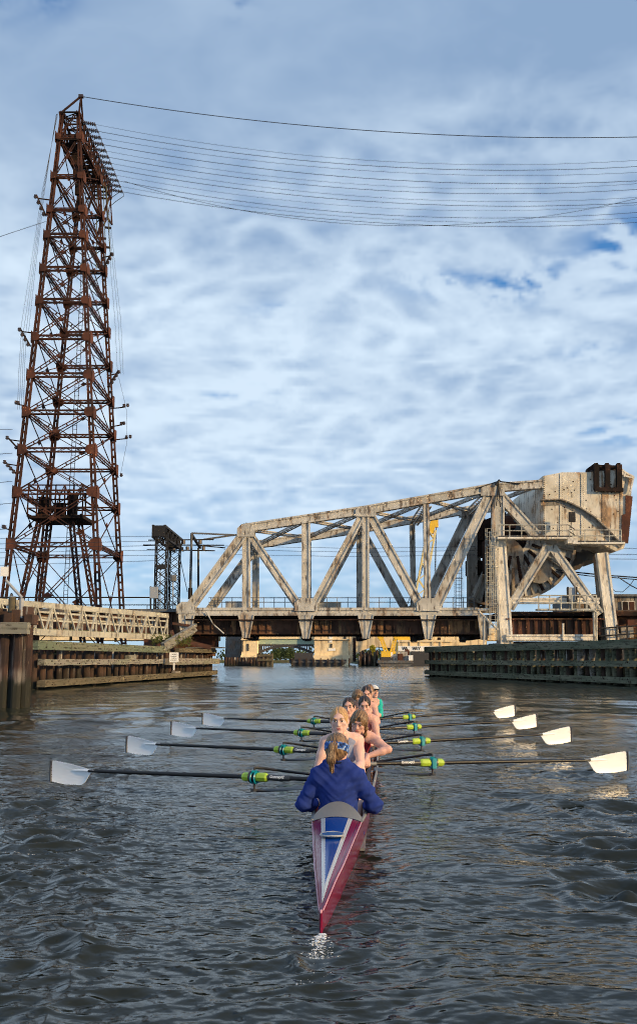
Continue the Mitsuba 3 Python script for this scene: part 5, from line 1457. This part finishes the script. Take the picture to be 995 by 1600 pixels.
def build_oar(k):
    s = -1 if k % 2 == 0 else 1
    where = ('nearest', 'second nearest', 'third nearest', 'farthest')[k // 2]
    t = thing('oar', f'{where} of the four {"left" if s < 0 else "right"} oars, black shaft, {"white blade" if s > 0 else "pale blade"} squared above the water', 'oar', 'oars of the shell')
    yp = PIN0 + PSTEP * k; pin = np.array([s * .89, yp, .318]); ax = oar_axis(k)
    L = lambda d: pin + ax * d
    kw = TOBOAT
    put('shaft', MB().tube([L(-1.13), L(-.4), L(.6), L(2.08)], [.019, .0215, .0215, .0165], 10), 'carbon', t, smooth=50, **kw)
    put('grip', MB().tube([L(-1.16), L(-.68)], [.021, .021], 10), 'boat_grey', t, smooth=50, **kw)
    sl = put('sleeve', MB().tube([L(-.40), L(-.39), L(.14), L(.15)], [.024, .029, .029, .024], 12), 'rigger_black', t, smooth=50, **kw)
    c = MB(); 
    put('collar', MB().tube([L(-.155), L(-.135), L(-.045), L(-.035)], [.032, .043, .043, .040], 8), 'collar_lime', t, **kw)
    put('collar', MB().tube([L(.045), L(.055), L(.115), L(.13)], [.040, .042, .042, .032], 8), 'collar_lime', t, **kw)
    put('button', MB().tube([L(.030), L(.044)], [.056, .056], 14), 'rigger_black', t, **kw)
    # maker's lettering on the inboard sleeve
    if k < 4:
        mm = meshkit.text_mesh('Concept2', .026, .002, bold=True)
        back = np.array([0, -1.0, 0]); rdir = np.array([1.0, 0, 0]); d0 = ax * (1 if s > 0 else -1); d0 = nrm(d0)
        nn = nrm(np.array([0, -1, .45]) - d0 * np.dot([0, -1, .45], d0)); uu = np.cross(nn, d0)
        start = L(-.39 if s > 0 else -.19) 
        v = start + mm.vertices[:, :1] * d0 * .95 + (mm.vertices[:, 1:2] - .013) * uu + (mm.vertices[:, 2:3] + .0285) * nn
        put('lettering', (v, mm.faces), 'letter_white', sl, **kw)
    # hatchet blade, squared: cupped plate that widens to the tip
    up = nrm(np.array([0, 0, 1.0]) - ax * ax[2]); fc = nrm(np.cross(ax, up)); fc = fc if fc[1] < 0 else -fc
    top = [(0, .014), (.08, .028), (.2, .052), (.35, .078), (.50, .098), (.525, .096)]
    bot = [(0, -.014), (.035, -.06), (.085, -.128), (.13, -.150), (.35, -.148), (.50, -.128), (.525, -.122)]
    us = np.linspace(0, .535, 15); nv = 9; vs = []
    for side in (1, -1):
        for u in us:
            a = np.interp(u, [q[0] for q in top], [q[1] for q in top]); b = np.interp(u, [q[0] for q in bot], [q[1] for q in bot])
            for w in np.linspace(0, 1, nv):
                y = b + (a - b) * w
                cup = .016 * (u / .53) ** 2 * 1.3 - .010 * (1 - ((w - .5) * 2) ** 2) * min(1, u / .12)
                vs.append(L(2.05 + u) + up * y - fc * cup * -1.0 + fc * side * .003 + ax * (.012 * math.sin(w * 3.14) * (u > .5)))
    vs = np.array(vs); n = len(us); q = []
    for i in range(n - 1):
        for j in range(nv - 1):
            a = i * nv + j; q.append([a, a + 1, a + nv + 1, a + nv])
    q = np.array(q); N0 = n * nv
    rim = []
    for i in range(n - 1):
        for j in (0, nv - 1): rim.append([i * nv + j, (i + 1) * nv + j, (i + 1) * nv + j + N0, i * nv + j + N0])
    for j in range(nv - 1):
        for i in (0, n - 1): rim.append([i * nv + j, i * nv + j + 1, i * nv + j + 1 + N0, i * nv + j + N0])
    b = put('blade', (vs, np.vstack([q, q[:, ::-1] + N0, rim])), 'blade_two', t, smooth=35, **kw)
    m = MB(); e = vs[(n - 1) * nv:n * nv]
    m.tube(np.vstack([e[0] - up * .004, e, e[-1] + up * .004]) + ax * .010, .0155, 6)
    put('blade_edge', m, 'blade_tip', b, label='dark tip edge', **kw)
    put('neck', MB().tube([L(2.0), L(2.10), L(2.3)], [.0165, .016, .006], 8), 'blade_two', b, **kw)
for k in range(8): build_oar(k)

def build_foam():
    rng = np.random.default_rng(4); m = MB()
    def blob(c, r):
        s = trimesh.creation.icosphere(0, 1.0); v = s.vertices * np.array([r * 1.6, r * 1.2, r * .5]) * (1 + .35 * rng.normal(size=(len(s.vertices), 1)))
        m.add(v + c, s.faces)
    def on_water(x, y, r):
        c = B(x, y, 0); c[2] = float(water_height(np.array([c[0]]), np.array([c[1]]))[0]) + r * .3; blob(c, r)
    for i in range(260):
        u = rng.random() ** .9; r = .002 + .0075 * rng.random() ** 2.5 * (1.15 - u)
        on_water(rng.normal(.006, .007 + .020 * u + .012 * math.sin(u * 9) ** 2), .205 - .42 * u, r)
    for i in range(90): on_water(rng.normal(.02, .05), .15 - .8 * rng.random(), .001 + .0022 * rng.random() ** 2)
    for (qx, qy, r) in PUDDLES[:2] + PUDDLES[3:5]:
        for i in range(70):
            a = rng.uniform(0, 6.28); rr = r * (.75 + .35 * rng.random()); f = .4 + .6 * (math.sin(a * 2 + qx) > 0)
            x, y = qx + rr * math.cos(a), qy + rr * math.sin(a) * 1.2
            z = float(water_height(np.array([x]), np.array([y]))[0])
            blob(np.array([x, y, z + .001]), .0012 + .004 * f * rng.random() ** 3)
    put('foam', m, 'foam', kind='stuff', label='small white foam trail behind the stern of the shell and flecks around the blade puddles', cat='foam')
principled('foam', (0.60, 0.63, 0.65), 0.5, 0.4)
build_foam()
# ---------------------------------------------------------------- people
def skin(key, c): principled(key, c, 0.5, 0.35, sheen=.15)
skin('skin_fair', (0.66, 0.42, 0.35)); skin('skin_pink', (0.63, 0.36, 0.29)); skin('skin_tan', (0.53, 0.32, 0.24))
principled('lip', (0.42, 0.13, 0.12), 0.4, 0.4); principled('eye_dark', (0.02, 0.018, 0.015), 0.2, 0.5); principled('eye_white', (0.65, 0.62, 0.60), 0.3, 0.5)
def hairmat(key, a, b):
    principled(key, mikit.proc(lambda p, n, uv: mix(a, b, smoothstep(.3, .7, fbm(p.x * 150, p.y * 60, p.z * 32, 3)))), 0.45, 0.5)
hairmat('hair_blond', (0.36, 0.20, 0.08), (0.52, 0.32, 0.14)); hairmat('hair_brown', (0.10, 0.055, 0.028), (0.26, 0.155, 0.075)); hairmat('hair_dark', (0.018, 0.012, 0.010), (0.055, 0.032, 0.022))
hairmat('hair_tan', (0.085, 0.048, 0.025), (0.26, 0.16, 0.08))
def cloth(key, c, amt=.25):
    principled(key, mikit.proc(lambda p, n, uv: mi.Color3f(*c) * (1 - amt + 2 * amt * fbm(p.x * 22, p.y * 22, p.z * 22, 3))), 0.95, 0.08)
cloth('cloth_navy', (0.022, 0.042, 0.20)); cloth('cloth_grey', (0.26, 0.29, 0.40)); cloth('cloth_maroon', (0.20, 0.020, 0.032)); cloth('cloth_black', (0.02, 0.02, 0.024)); cloth('cloth_teal', (0.03, 0.42, 0.36))
cloth('cloth_rose', (0.40, 0.16, 0.16)); cloth('cloth_white', (0.6, 0.6, 0.6)); cloth('cloth_dark_navy', (0.010, 0.016, 0.05))
def band_col(p, n, uv):
    a = noise(p.x * 60, p.y * 60, p.z * 55); 
    c = mix((0.035, 0.10, 0.33), (0.30, 0.40, 0.60), smoothstep(.58, .66, a))
    return mix(c, (0.015, 0.03, 0.10), smoothstep(.33, .27, a))
principled('band_blue', mikit.proc(band_col), 0.9, 0.1)

def ik(a, b, l1, l2, pole):
    """The middle joint of a two-bone limb from a to b, bent towards pole."""
    a, b = np.asarray(a, float), np.asarray(b, float); d = b - a; L = min(np.linalg.norm(d), (l1 + l2) * .995); dd = nrm(d)
    x = (l1 * l1 - l2 * l2 + L * L) / (2 * L); h = math.sqrt(max(l1 * l1 - x * x, 0))
    p = np.asarray(pole, float); p = nrm(p - dd * (p @ dd))
    return a + dd * x + p * h

def grip(S, C, axis, wrist, thumb, sc=1.0):
    """A hand closed over a handle: palm on top, four unequal fingers round the far side, thumb below."""
    a = nrm(axis); g = nrm(np.subtract(C, wrist) - a * np.dot(np.subtract(C, wrist), a)); u = np.cross(a, g); u = u if u[2] > 0 else -u
    S.cone(wrist, C + u * .030 - g * .030, .024 * sc, .024 * sc, .015)
    for i in (-1.3, 0, 1.3): S.cone(np.asarray(wrist) * .3 + (C - g * .03 + u * .03) * .7, C + a * i * .021 + u * .034 - g * .004, .019 * sc, .0135 * sc, .010)
    for i, ln in zip((-1.5, -.5, .5, 1.5), (.92, 1.04, 1.0, .84) if thumb > 0 else (.84, 1.0, 1.04, .92)):
        o = C + a * i * .0215
        S.cone(o + u * .035, o + u * .014 + g * .037 * ln, .0100 * sc, .0092 * sc, .004)
        S.cone(o + u * .014 + g * .037 * ln, o - u * .020 + g * .030 * ln, .0092 * sc, .0085 * sc, .003)
        S.cone(o - u * .020 + g * .030 * ln, o - u * .033 + g * .008, .0085 * sc, .0078 * sc, .003)
    b = C + a * thumb * .046
    S.cone(C + a * thumb * .022 - g * .028 + u * .018, b - g * .018 - u * .012, .014 * sc, .011 * sc, .006)
    S.cone(b - g * .018 - u * .012, C + a * thumb * .036 - u * .034 + g * .006, .011 * sc, .0085 * sc, .004)

def head_frame(c, fwd, up=(0, 0, 1), roll=0.0):
    f = nrm(fwd); r = nrm(np.cross(f, up)); u = np.cross(r, f)
    if roll: r, u = r * math.cos(roll) + u * math.sin(roll), u * math.cos(roll) - r * math.sin(roll)
    return np.asarray(c, float), r, f, u

def add_head(S, hf, s=1.0):
    c, r, f, u = hf; A = np.stack([r, f, u])
    q = lambda x, y, z: c + (r * x + f * y + u * z) * s
    S.ell(q(0, -.008, .022), A, np.array([.073, .092, .090]) * s, .02)
    S.ell(q(0, .030, -.040), A, np.array([.056, .060, .072]) * s, .03)
    for e in (-1, 1):
        S.cone(q(e * .052, .0, -.048), q(e * .014, .066, -.092), .020 * s, .017 * s, .025)
        S.ell(q(e * .040, .060, -.014), A, np.array([.020, .020, .017]) * s, .02)
        S.ell(q(e * .0745, -.006, -.006), A, np.array([.008, .019, .030]) * s, .008)
    S.cone(q(-.030, .0835, .034), q(.030, .0835, .034), .011 * s, .011 * s, .018)
    S.cut(q(-.031, .100, .010), A, np.array([.019, .015, .012]) * s, .012); S.cut(q(.031, .100, .010), A, np.array([.019, .015, .012]) * s, .012)
    S.cone(q(0, .089, .016), q(0, .108, -.021), .0075 * s, .0115 * s, .010)
    for e in (-1, 1): S.ell(q(e * .011, .097, -.025), A, np.array([.008, .010, .008]) * s, .006)
    S.cone(q(-.018, .083, -.055), q(.018, .083, -.055), .009 * s, .009 * s, .012)
    S.ell(q(0, .078, -.093), A, np.array([.020, .017, .016]) * s, .015)

def add_face(key, hf, s=1.0, brow='hair_brown', gaze=0.0, kw=None):
    c, r, f, u = hf; A = np.stack([r, f, u])
    q = lambda x, y, z: c + (r * x + f * y + u * z) * s
    for e in (-1, 1):
        S = Solid().ell(q(e * .031, .0835, .010), A, np.array([.0135, .008, .0075]) * s)
        k = put('eye', surface(S, *S.box(.006), .0025), 'eye_white', key, smooth=True, **kw)
        S = Solid().ell(q(e * .031 + gaze, .0895, .0095), A, np.array([.0068, .0035, .0066]) * s)
        put('iris', surface(S, *S.box(.004), .0018), 'eye_dark', k, smooth=True, **kw)
        S = Solid().cone(q(e * .017, .0945, .017), q(e * .046, .086, .0175), .0022 * s, .0018 * s)
        put('lashes', surface(S, *S.box(.004), .0015), 'eye_dark', k, smooth=True, **kw)
        S = Solid().chain([q(e * .015, .0965, .030), q(e * .032, .0955, .036), q(e * .050, .082, .030)], [.0024 * s, .0024 * s, .0014 * s])
        put('eyebrow', surface(S, *S.box(.005), .002), brow, key, smooth=True, **kw)
    S = Solid().chain([q(-.022, .086, -.053), q(-.008, .0935, -.0505), q(0, .0935, -.052), q(.008, .0935, -.0505), q(.022, .086, -.053)], [.002 * s, .0042 * s, .004 * s, .0042 * s, .002 * s], .004)
    S.chain([q(-.020, .086, -.056), q(0, .0925, -.0605), q(.020, .086, -.056)], [.002 * s, .0052 * s, .002 * s], .004)
    put('mouth', surface(S, *S.box(.005), .002), 'lip', key, smooth=True, **kw)

def hair_cap(hf, s, face=(.064, .075, .088), fz=-.022, thick=.013, low=-.055, rough=.004, extra=None, part=False):
    """Hair on the skull, its front edge an oval round the face, combed into strands."""
    c, r, f, u = hf; A = np.stack([r, f, u])
    q = lambda x, y, z: c + (r * x + f * y + u * z) * s
    S = Solid().ell(q(0, -.012, .024), A, (np.array([.073, .092, .090]) + thick) * s)
    if extra: extra(S, q, A)
    M = Solid().ell(q(0, .105, fz), A, np.array(face) * s)
    Hs = Solid().ell(q(0, -.008, .022), A, np.array([.071, .090, .088]) * s)
    def fn(p):
        l = ((p - c) @ A.T) / s
        strands = rough * (np.sin(l[:, 0] * 520 + 2 * np.sin(l[:, 1] * 60)) * .5 + np.sin(l[:, 0] * 230 + l[:, 2] * 90) * .5)
        if part: strands = rough * (np.sin(l[:, 1] * 330 + 1.5 * np.sin(l[:, 0] * 50)) * .6 + np.sin(l[:, 1] * 140 + l[:, 2] * 120) * .6) + .010 * np.exp(-((l[:, 0] - .006) / .004) ** 2) * (l[:, 2] > .03) * (l[:, 1] > -.05)
        d = S(p) + strands.astype(np.float32)
        d = np.maximum(d, -M(p)); d = np.maximum(d, -(Hs(p) + .004))
        if not extra: d = np.maximum(d, ((low - l[:, 2]) * s).astype(np.float32))
        return d
    lo, hi = S.box(.02)
    return fn, lo, hi

def build_rower(k, look):
    """A rower reaching for the catch: facing the stern, knees bent, both hands on the handle."""
    s = -1 if k % 2 == 0 else 1; yp = PIN0 + PSTEP * k; kw = TOBOAT
    pin = np.array([s * .89, yp, .318]); ax = oar_axis(k)
    hpx, hpy, dy = look['head']
    Yw = BOAT_O[1] + BE[1] * (yp + dy)
    H = P(hpx, hpy, Yw) - BOAT_O; H = np.array([H @ BR, H @ BE, H[2]])
    hs = look.get('hs', 1.04); h = look.get('res', .009)
    pz = .300; px = np.clip(H[0] * .25, -.06, .06)
    dz = H[2] - pz; dx = H[0] - px; reach = .645
    lean = math.sqrt(max(reach ** 2 - dz ** 2 - dx ** 2, .03))
    pel = np.array([px, H[1] + lean, pz])
    tr = nrm(H - pel)
    neck = pel + tr * .475; sh = pel + tr * .425
    lat = nrm(np.array([1, 0, -tr[0] * .7]) + np.array([0, .18 * s * -1, 0]))    # shoulders turned towards the rigger
    fw = nrm(np.cross(tr, lat)); fw = fw if fw[1] < 0 else -fw
    key = thing('person', look['label'], 'person', 'crew of the shell')
    S = Solid(); tor = Solid()
    A = np.stack([lat, fw, tr])
    for Q in (S, tor):
        Q.ell(pel + tr * .02, A, [.165, .125, .12], .03)
        Q.ell(pel + tr * .17, A, [.128, .098, .16], .05)
        Q.ell(pel + tr * .33, A, [.150, .105, .135], .05)
        Q.ell(pel + tr * .30 + fw * .055, A, [.125, .065, .08], .04)
        Q.cone(sh - lat * .112, sh + lat * .112, .056, .056, .05)
        for e in (-1, 1): Q.ell(pel + tr * .30 + fw * .080 + lat * e * .062, A, [.056, .048, .056], .03)
    S.cone(neck - tr * .04, H - tr * .03, .056, .050, .04)
    S.cone(sh + tr * .03 - lat * .08, neck + tr * .03, .035, .04, .04); S.cone(sh + tr * .03 + lat * .08, neck + tr * .03, .035, .04, .04)
    gaze = look.get('gaze', (0, -1, -.15))
    hf = head_frame(H, gaze, nrm(tr + np.array([0, 0, 1.2])), look.get('roll', 0))
    add_head(S, hf, hs)
    arms = Solid(); el = []
    for e in (-1, 1):                                          # e: boat side of this arm
        shd = sh + lat * e * .160 - tr * .012
        d = (.80 if e == s else 1.06)
        C = pin - ax * d
        back = nrm(shd - C); wrist = C + nrm(back * [1, 1, .6]) * .085 + np.array([0, 0, .035])
        elb = ik(shd, wrist, .275, .245, look.get('pole', (e * .45, .25, -1.0)) if not look.get('out') == e else (e * 1.0, 0, .1))
        S.cone(sh + lat * e * .115, shd, .056, .053, .04)
        S.chain([shd, shd + (elb - shd) * .45, elb], [.053, .047, .038], .025)
        S.chain([elb, elb + (wrist - elb) * .3, wrist], [.039, .041, .025], .02)
        arms.chain([shd, elb], [.053, .040])
        grip(S, C, ax, wrist, (1 if e == -s else -1) * (-1 if s > 0 else 1) * -1)
        el.append((shd, elb, wrist))
    legs = Solid()
    for e in (-1, 1):
        hip = pel + np.array([e * .09, 0, -.02]); ank = np.array([e * .085, yp - .56, .20])
        if np.linalg.norm(ank - hip) > .82: ank[1] = hip[1] - .78
        kn = ik(hip, ank, .42, .42, (e * .28, 0, 1))
        for Q in (S, legs): Q.chain([hip, hip + (kn - hip) * .5, kn], [.082, .074, .056], .03)
        S.chain([kn, kn + (ank - kn) * .3, ank], [.054, .056, .036], .02)
        S.cone(ank, ank + [0, -.10, .02], .034, .028, .02)
        sho = Solid().cone(ank + [0, .03, -.045], ank + [0, -.14, .03], .044, .040).cone(ank, ank + [0, .01, -.03], .045, .045)
        put('shoe', surface(sho, *sho.box(.015), .011), 'cloth_white', key, smooth=True, **kw)
    body = surface(S, *S.box(.02), h)
    scene[uniq(f'{key}__body')] = mikit.ply(body, look['skin'], smooth=True, **kw)
    # singlet: torso skin a little proud, scooped at neck and arms
    lo, hi = tor.box(.03)
    neckhole = Solid().ell(neck + fw * .060 + tr * .03, A, [.070, .12, .105]); 
    armhole = Solid()
    for e in (-1, 1):
        armhole.ell(sh + lat * e * .182 - tr * .01, A, [.060, .13, .115])
    if look.get('sleeves'):
        def top(p):
            d = np.minimum(tor(p), arms(p)) - .014 + .005 * np.sin(p[:, 2] * 60 + p[:, 0] * 25).astype(np.float32)
            d = np.maximum(d, -Solid().ell(neck + tr * .03, A, [.07, .07, .05])(p))
            return np.maximum(d, (-.02 - ((p - pel) @ tr)).astype(np.float32))
        lo, hi = np.minimum(lo, arms.box(.03)[0]), np.maximum(hi, arms.box(.03)[1])
    else:
        def top(p):
            d = tor(p) - .0075 + .0025 * np.sin(p[:, 2] * 70 + p[:, 0] * 40).astype(np.float32)
            d = np.maximum(d, -neckhole(p)); d = np.maximum(d, -armhole(p))
            return np.maximum(d, (-.02 - ((p - pel) @ tr)).astype(np.float32))
    scene[uniq(f'{key}__top')] = mikit.ply(surface(top, lo, hi, min(h, .008)), look['top'], smooth=True, **kw)
    lo2, hi2 = legs.box(.03); lo2 = np.minimum(lo2, pel - .2); hi2 = np.maximum(hi2, pel + .2)
    def shorts(p):
        d = np.minimum(tor(p), legs(p)) - .010
        d = np.maximum(d, (((p - pel) @ tr) - .06).astype(np.float32))
        return np.maximum(d, (-(p[:, 1] - (pel[1] - .23))).astype(np.float32))
    scene[uniq(f'{key}__shorts')] = mikit.ply(surface(shorts, lo2, hi2, .011), 'cloth_black', smooth=True, **kw)
    add_face(key, hf, hs, look.get('brow', 'hair_brown'), look.get('gz', 0), kw)
    c, r, f, u = hf; q = lambda x, y, z: c + (r * x + f * y + u * z) * hs
    st = look['style']
    if st == 'back':
        fn, l, hgh = hair_cap(hf, hs, face=(.069, .080, .104), fz=-.015, low=-.055, thick=.006, rough=.0022, part=True)
        put('hair', surface(fn, l, hgh, .005), look['hair'], key, smooth=True, **kw)
        T_ = Solid().chain([q(0, -.10, .03), q(.01, -.135, -.02), q(.015, -.125, -.13)], [.022, .026, .010])
        put('ponytail', surface(T_, *T_.box(.02), .006), look['hair'], key, smooth=True, **kw)
    else:
        def extra(Sx, q, A):
            for e in (-1, 1): Sx.chain([q(e * .076, .02, .03), q(e * .084, .012, -.05), q(e * .080, .01, -.115), q(e * .075, -.005, -.16)], [.014, .017, .016, .010], .02)
            Sx.chain([q(0, -.08, .02), q(0, -.085, -.10)], [.05, .035], .03)
            for x0, x1, x2 in ((-.01, -.040, -.058), (.0, .035, .056), (.012, .022, .034)): Sx.chain([q(x0, .080, .100), q(x1, .094, .070), q(x2, .090, .030)], [.007, .006, .003], .006)
        fn, l, hgh = hair_cap(hf, hs, face=(.060, .075, .082), fz=-.03, extra=extra)
        put('hair', surface(fn, l, hgh, .0055), look['hair'], key, smooth=True, **kw)
    if st == 'cap' or look.get('cap'):
        Cp = Solid().ell(q(0, -.005, .045), np.stack([r, f, u]), np.array([.088, .105, .085]) * hs)
        put('cap', surface(lambda p: np.maximum(Cp(p), (-((p - q(0, 0, .045)) @ u)).astype(np.float32)), *Cp.box(.02), .006), 'cloth_white', key, smooth=True, **kw)
        V = Solid().ell(q(.03, .12, .05), np.stack([nrm(r + u * .1), nrm(f), nrm(u)]), np.array([.085, .085, .012]) * hs)
        put('cap_peak', surface(V, *V.box(.02), .005), 'cloth_black', key, smooth=True, **kw)
    return key

rowers = [
    dict(head=(530, 1126, -.10), label='person rowing nearest the camera with pulled-back blond hair and grey tank top', skin='skin_fair', top='cloth_grey', hair='hair_blond', style='back', brow='hair_blond', gaze=(-.05, -1, -.12), res=.007, hs=1.10),
    dict(head=(561, 1128, -.16), label='person with brown fringe, maroon tank top and right elbow out, second rower', skin='skin_pink', top='cloth_maroon', hair='hair_brown', style='long', gaze=(-.22, -1, -.42), roll=.10, res=.007, hs=1.08, out=1),
    dict(head=(545, 1105, -.05), label='person with centre-parted dark hair half hidden behind the blond rower', skin='skin_pink', top='cloth_white', hair='hair_dark', style='back', gaze=(-.1, -1, -.1), hs=1.03),
    dict(head=(569, 1102, -.10), label='person with dark hair and bare forehead just above the fringe-haired rower', skin='skin_pink', top='cloth_rose', hair='hair_dark', style='back', gaze=(.02, -1, -.30), hs=1.10),
    dict(head=(559, 1091, -.05), label='person with loose brown hair behind the bare forehead, middle of the crew', skin='skin_tan', top='cloth_black', hair='hair_brown', style='long', gaze=(.1, -1, -.5), hs=1.08),
    dict(head=(572, 1084, -.10), label='person with black hair seated before the rower in turquoise', skin='skin_pink', top='cloth_rose', hair='hair_dark', style='back', gaze=(.1, -1, -.3), hs=1.10),
    dict(head=(577, 1080, -.05), label='person in the second seat from the far end, almost hidden by the others', skin='skin_tan', top='cloth_black', hair='hair_brown', style='back', gaze=(.1, -1, -.3)),
    dict(head=(584, 1081, -.10), label='person in turquoise long-sleeved shirt and white cap at the far end of the boat', skin='skin_pink', top='cloth_teal', hair='hair_dark', style='back', cap=True, sleeves=True, gaze=(.45, -1, .0), hs=1.06),
]
for k, lk in enumerate(rowers): build_rower(k, lk)

def build_cox():
    kw = TOBOAT
    key = thing('person', 'person seen from behind in a navy sweatshirt with brown ponytail and patterned blue headband', 'person', None)
    H = P(526, 1172, 7.60) - BOAT_O; H = np.array([H @ BR, H @ BE, H[2]])
    pel = np.array([0.0, 2.54, .12]); tr = nrm(H - pel); neck = pel + tr * .51; sh = pel + tr * .430
    lat = np.array([1.0, 0, 0]); fw = nrm(np.cross(lat, tr)) * -1; fw = fw if fw[1] > 0 else -fw
    A = np.stack([lat, fw, tr]); S = Solid(); tor = Solid(); arms = Solid(); cuffs = []
    for Q in (S, tor):
        Q.ell(pel + tr * .0, A, [.165, .13, .12], .03); Q.ell(pel + tr * .17, A, [.130, .105, .17], .05); Q.ell(pel + tr * .33, A, [.132, .105, .14], .05)
        Q.cone(sh - lat * .11, sh + lat * .11, .050, .050, .05)
        for e in (-1, 1): Q.cone(neck + tr * .02 + lat * e * .035, sh + lat * e * .13 + tr * .01, .046, .044, .04)
    S.cone(neck - tr * .04, H - tr * .03, .056, .050, .04)
    hf = head_frame(H, (0.12, 1, -.10), nrm(tr + np.array([0, 0, 1.0])), -.06); add_head(S, hf, 1.06)
    for e in (-1, 1):
        shd = sh + lat * e * .150 - tr * .010; wrist = np.array([e * .225, 2.80, .29]); elb = np.array([e * .276, 2.50, .335]) + (np.array([.0, .02, -.012]) if e > 0 else 0)
        S.chain([shd, (shd + elb) / 2, elb], [.056, .050, .042], .025); S.chain([elb, wrist], [.042, .027], .02)
        arms.chain([sh + lat * e * .10, shd, (shd + elb) / 2, elb], [.040, .045, .040, .037], .03); arms.chain([elb, elb * .4 + wrist * .6, wrist], [.038, .040, .032], .02)
        C = np.array([e * .235, 2.87, .262]); grip(S, C, (0.2 * e, 1, 0), wrist, -e)
        cuffs.append((wrist, nrm(wrist - elb)))
        hip = pel + [e * .09, .0, -.0]; ank = np.array([e * .09, 3.25, .12]); kn = ik(hip, ank, .42, .42, (e * .15, 0, 1))
        S.chain([hip, kn, ank], [.08, .058, .038], .03); S.cone(ank, ank + [0, .14, .0], .036, .03, .02)
    put('body', surface(S, *S.box(.02), .0075), 'skin_pink', key, smooth=True, **kw)
    rngw = 3
    def shirt(p):
        d = np.minimum(tor(p), 9); a = arms(p)
        kx = .035; hh = np.maximum(kx - np.abs(d - a), 0) / kx; d = np.minimum(d, a) - hh * hh * kx * .25
        t = (p - pel) @ tr
        w = meshkit.noise(np.stack([p[:, 0] * 9, p[:, 1] * 9, t * 22], 1) + [0, 0, 5], rngw) - .5
        w2 = meshkit.noise(np.stack([p[:, 0] * 16 + 2.0 * t * 8, p[:, 1] * 10, t * 30 - np.abs(p[:, 0]) * 22], 1), 9) - .5
        low = np.clip((.30 - t) / .2, .25, 1)
        d = d - .020 - (.040 * w * low + .034 * w2 * np.clip(low, .5, 1))
        d = np.maximum(d, -Solid().ell(neck + tr * .085, A, [.066, .066, .05])(p))
        d = np.maximum(d, -.03 - t)
        for wr, dr_ in cuffs: d = np.maximum(d, np.where(np.linalg.norm(p - wr, axis=1) < .12, (p - wr) @ dr_ - .0, -9))
        return d.astype(np.float32)
    lo, hi = np.minimum(tor.box(.05)[0], arms.box(.05)[0]), np.maximum(tor.box(.05)[1], arms.box(.05)[1])
    put('sweatshirt', surface(shirt, lo, hi, .0065), 'cloth_navy', key, smooth=True, label='loose navy blue sweatshirt', **kw)
    for wr, d in cuffs:
        put('cuff', MB().tube([wr - d * .035, wr - d * .03, wr + d * .025, wr + d * .03], [.036, .041, .036, .031], 14), 'cloth_dark_navy', key, smooth=50, **kw)
    cw = Solid().ell(neck + tr * .040, A, [.074, .070, .024])
    put('collar', surface(lambda p: np.maximum(cw(p), -Solid().ell(neck + tr * .05, A, [.060, .058, .06])(p)), *cw.box(.02), .005), 'cloth_dark_navy', key, smooth=True, **kw)
    c, r, f, u = hf; s = 1.06; q = lambda x, y, z: c + (r * x + f * y + u * z) * s
    fn, l, hgh = hair_cap(hf, s, low=-.075, thick=.014, rough=.003)
    put('hair', surface(fn, l, hgh, .005), 'hair_tan', key, smooth=True, **kw)
    Bn = Solid().ell(q(0, -.010, .020), np.stack([r, f, u]), np.array([.091, .110, .109]) * s)
    tl = nrm(u + f * .22)
    put('headband', surface(lambda p: np.maximum(Bn(p), np.abs((p - q(0, 0, .012)) @ tl).astype(np.float32) - .029), *Bn.box(.02), .005), 'band_blue', key, smooth=True, label='blue headband with a pale abstract pattern', **kw)
    T_ = Solid().chain([q(0, -.105, .045), q(-.006, -.145, .02), q(-.012, -.150, -.06), q(-.002, -.128, -.155)], [.020, .030, .036, .012], .02)
    def tail(p):
        lx = (p - c) @ r
        return T_(p) + (.004 * np.sin(lx * 420 + ((p - c) @ u) * 40)).astype(np.float32)
    put('ponytail', surface(tail, *T_.box(.02), .0045), 'hair_tan', key, smooth=True, **kw)
    add_face(key, hf, s, 'hair_brown', 0, kw)
build_cox()
# ---------------------------------------------------------------- a bird on the truss
def build_bird(c, lab, mat):
    key = thing('bird', lab, 'bird')
    S = Solid().ell(c + [0, 0, .16], np.eye(3), [.15, .09, .09], .03).cone(c + [.11, 0, .2], c + [.15, 0, .29], .05, .045, .03).cone(c + [.19, 0, .29], c + [.25, 0, .275], .015, .005, .01)
    S.cone(c + [-.12, 0, .15], c + [-.32, 0, .10], .05, .02, .03)
    put('body', surface(S, *S.box(.03), .02), mat, key, smooth=True)
    for e in (-.03, .03): put('leg', tube([c + [.02, e, .09], c + [.02, e, -.03]], .010, 5), 'rust_dark', key)
build_bird(P(382, 822.5, 80.0), 'small dark bird perched on the top left corner of the truss', 'black_steel')
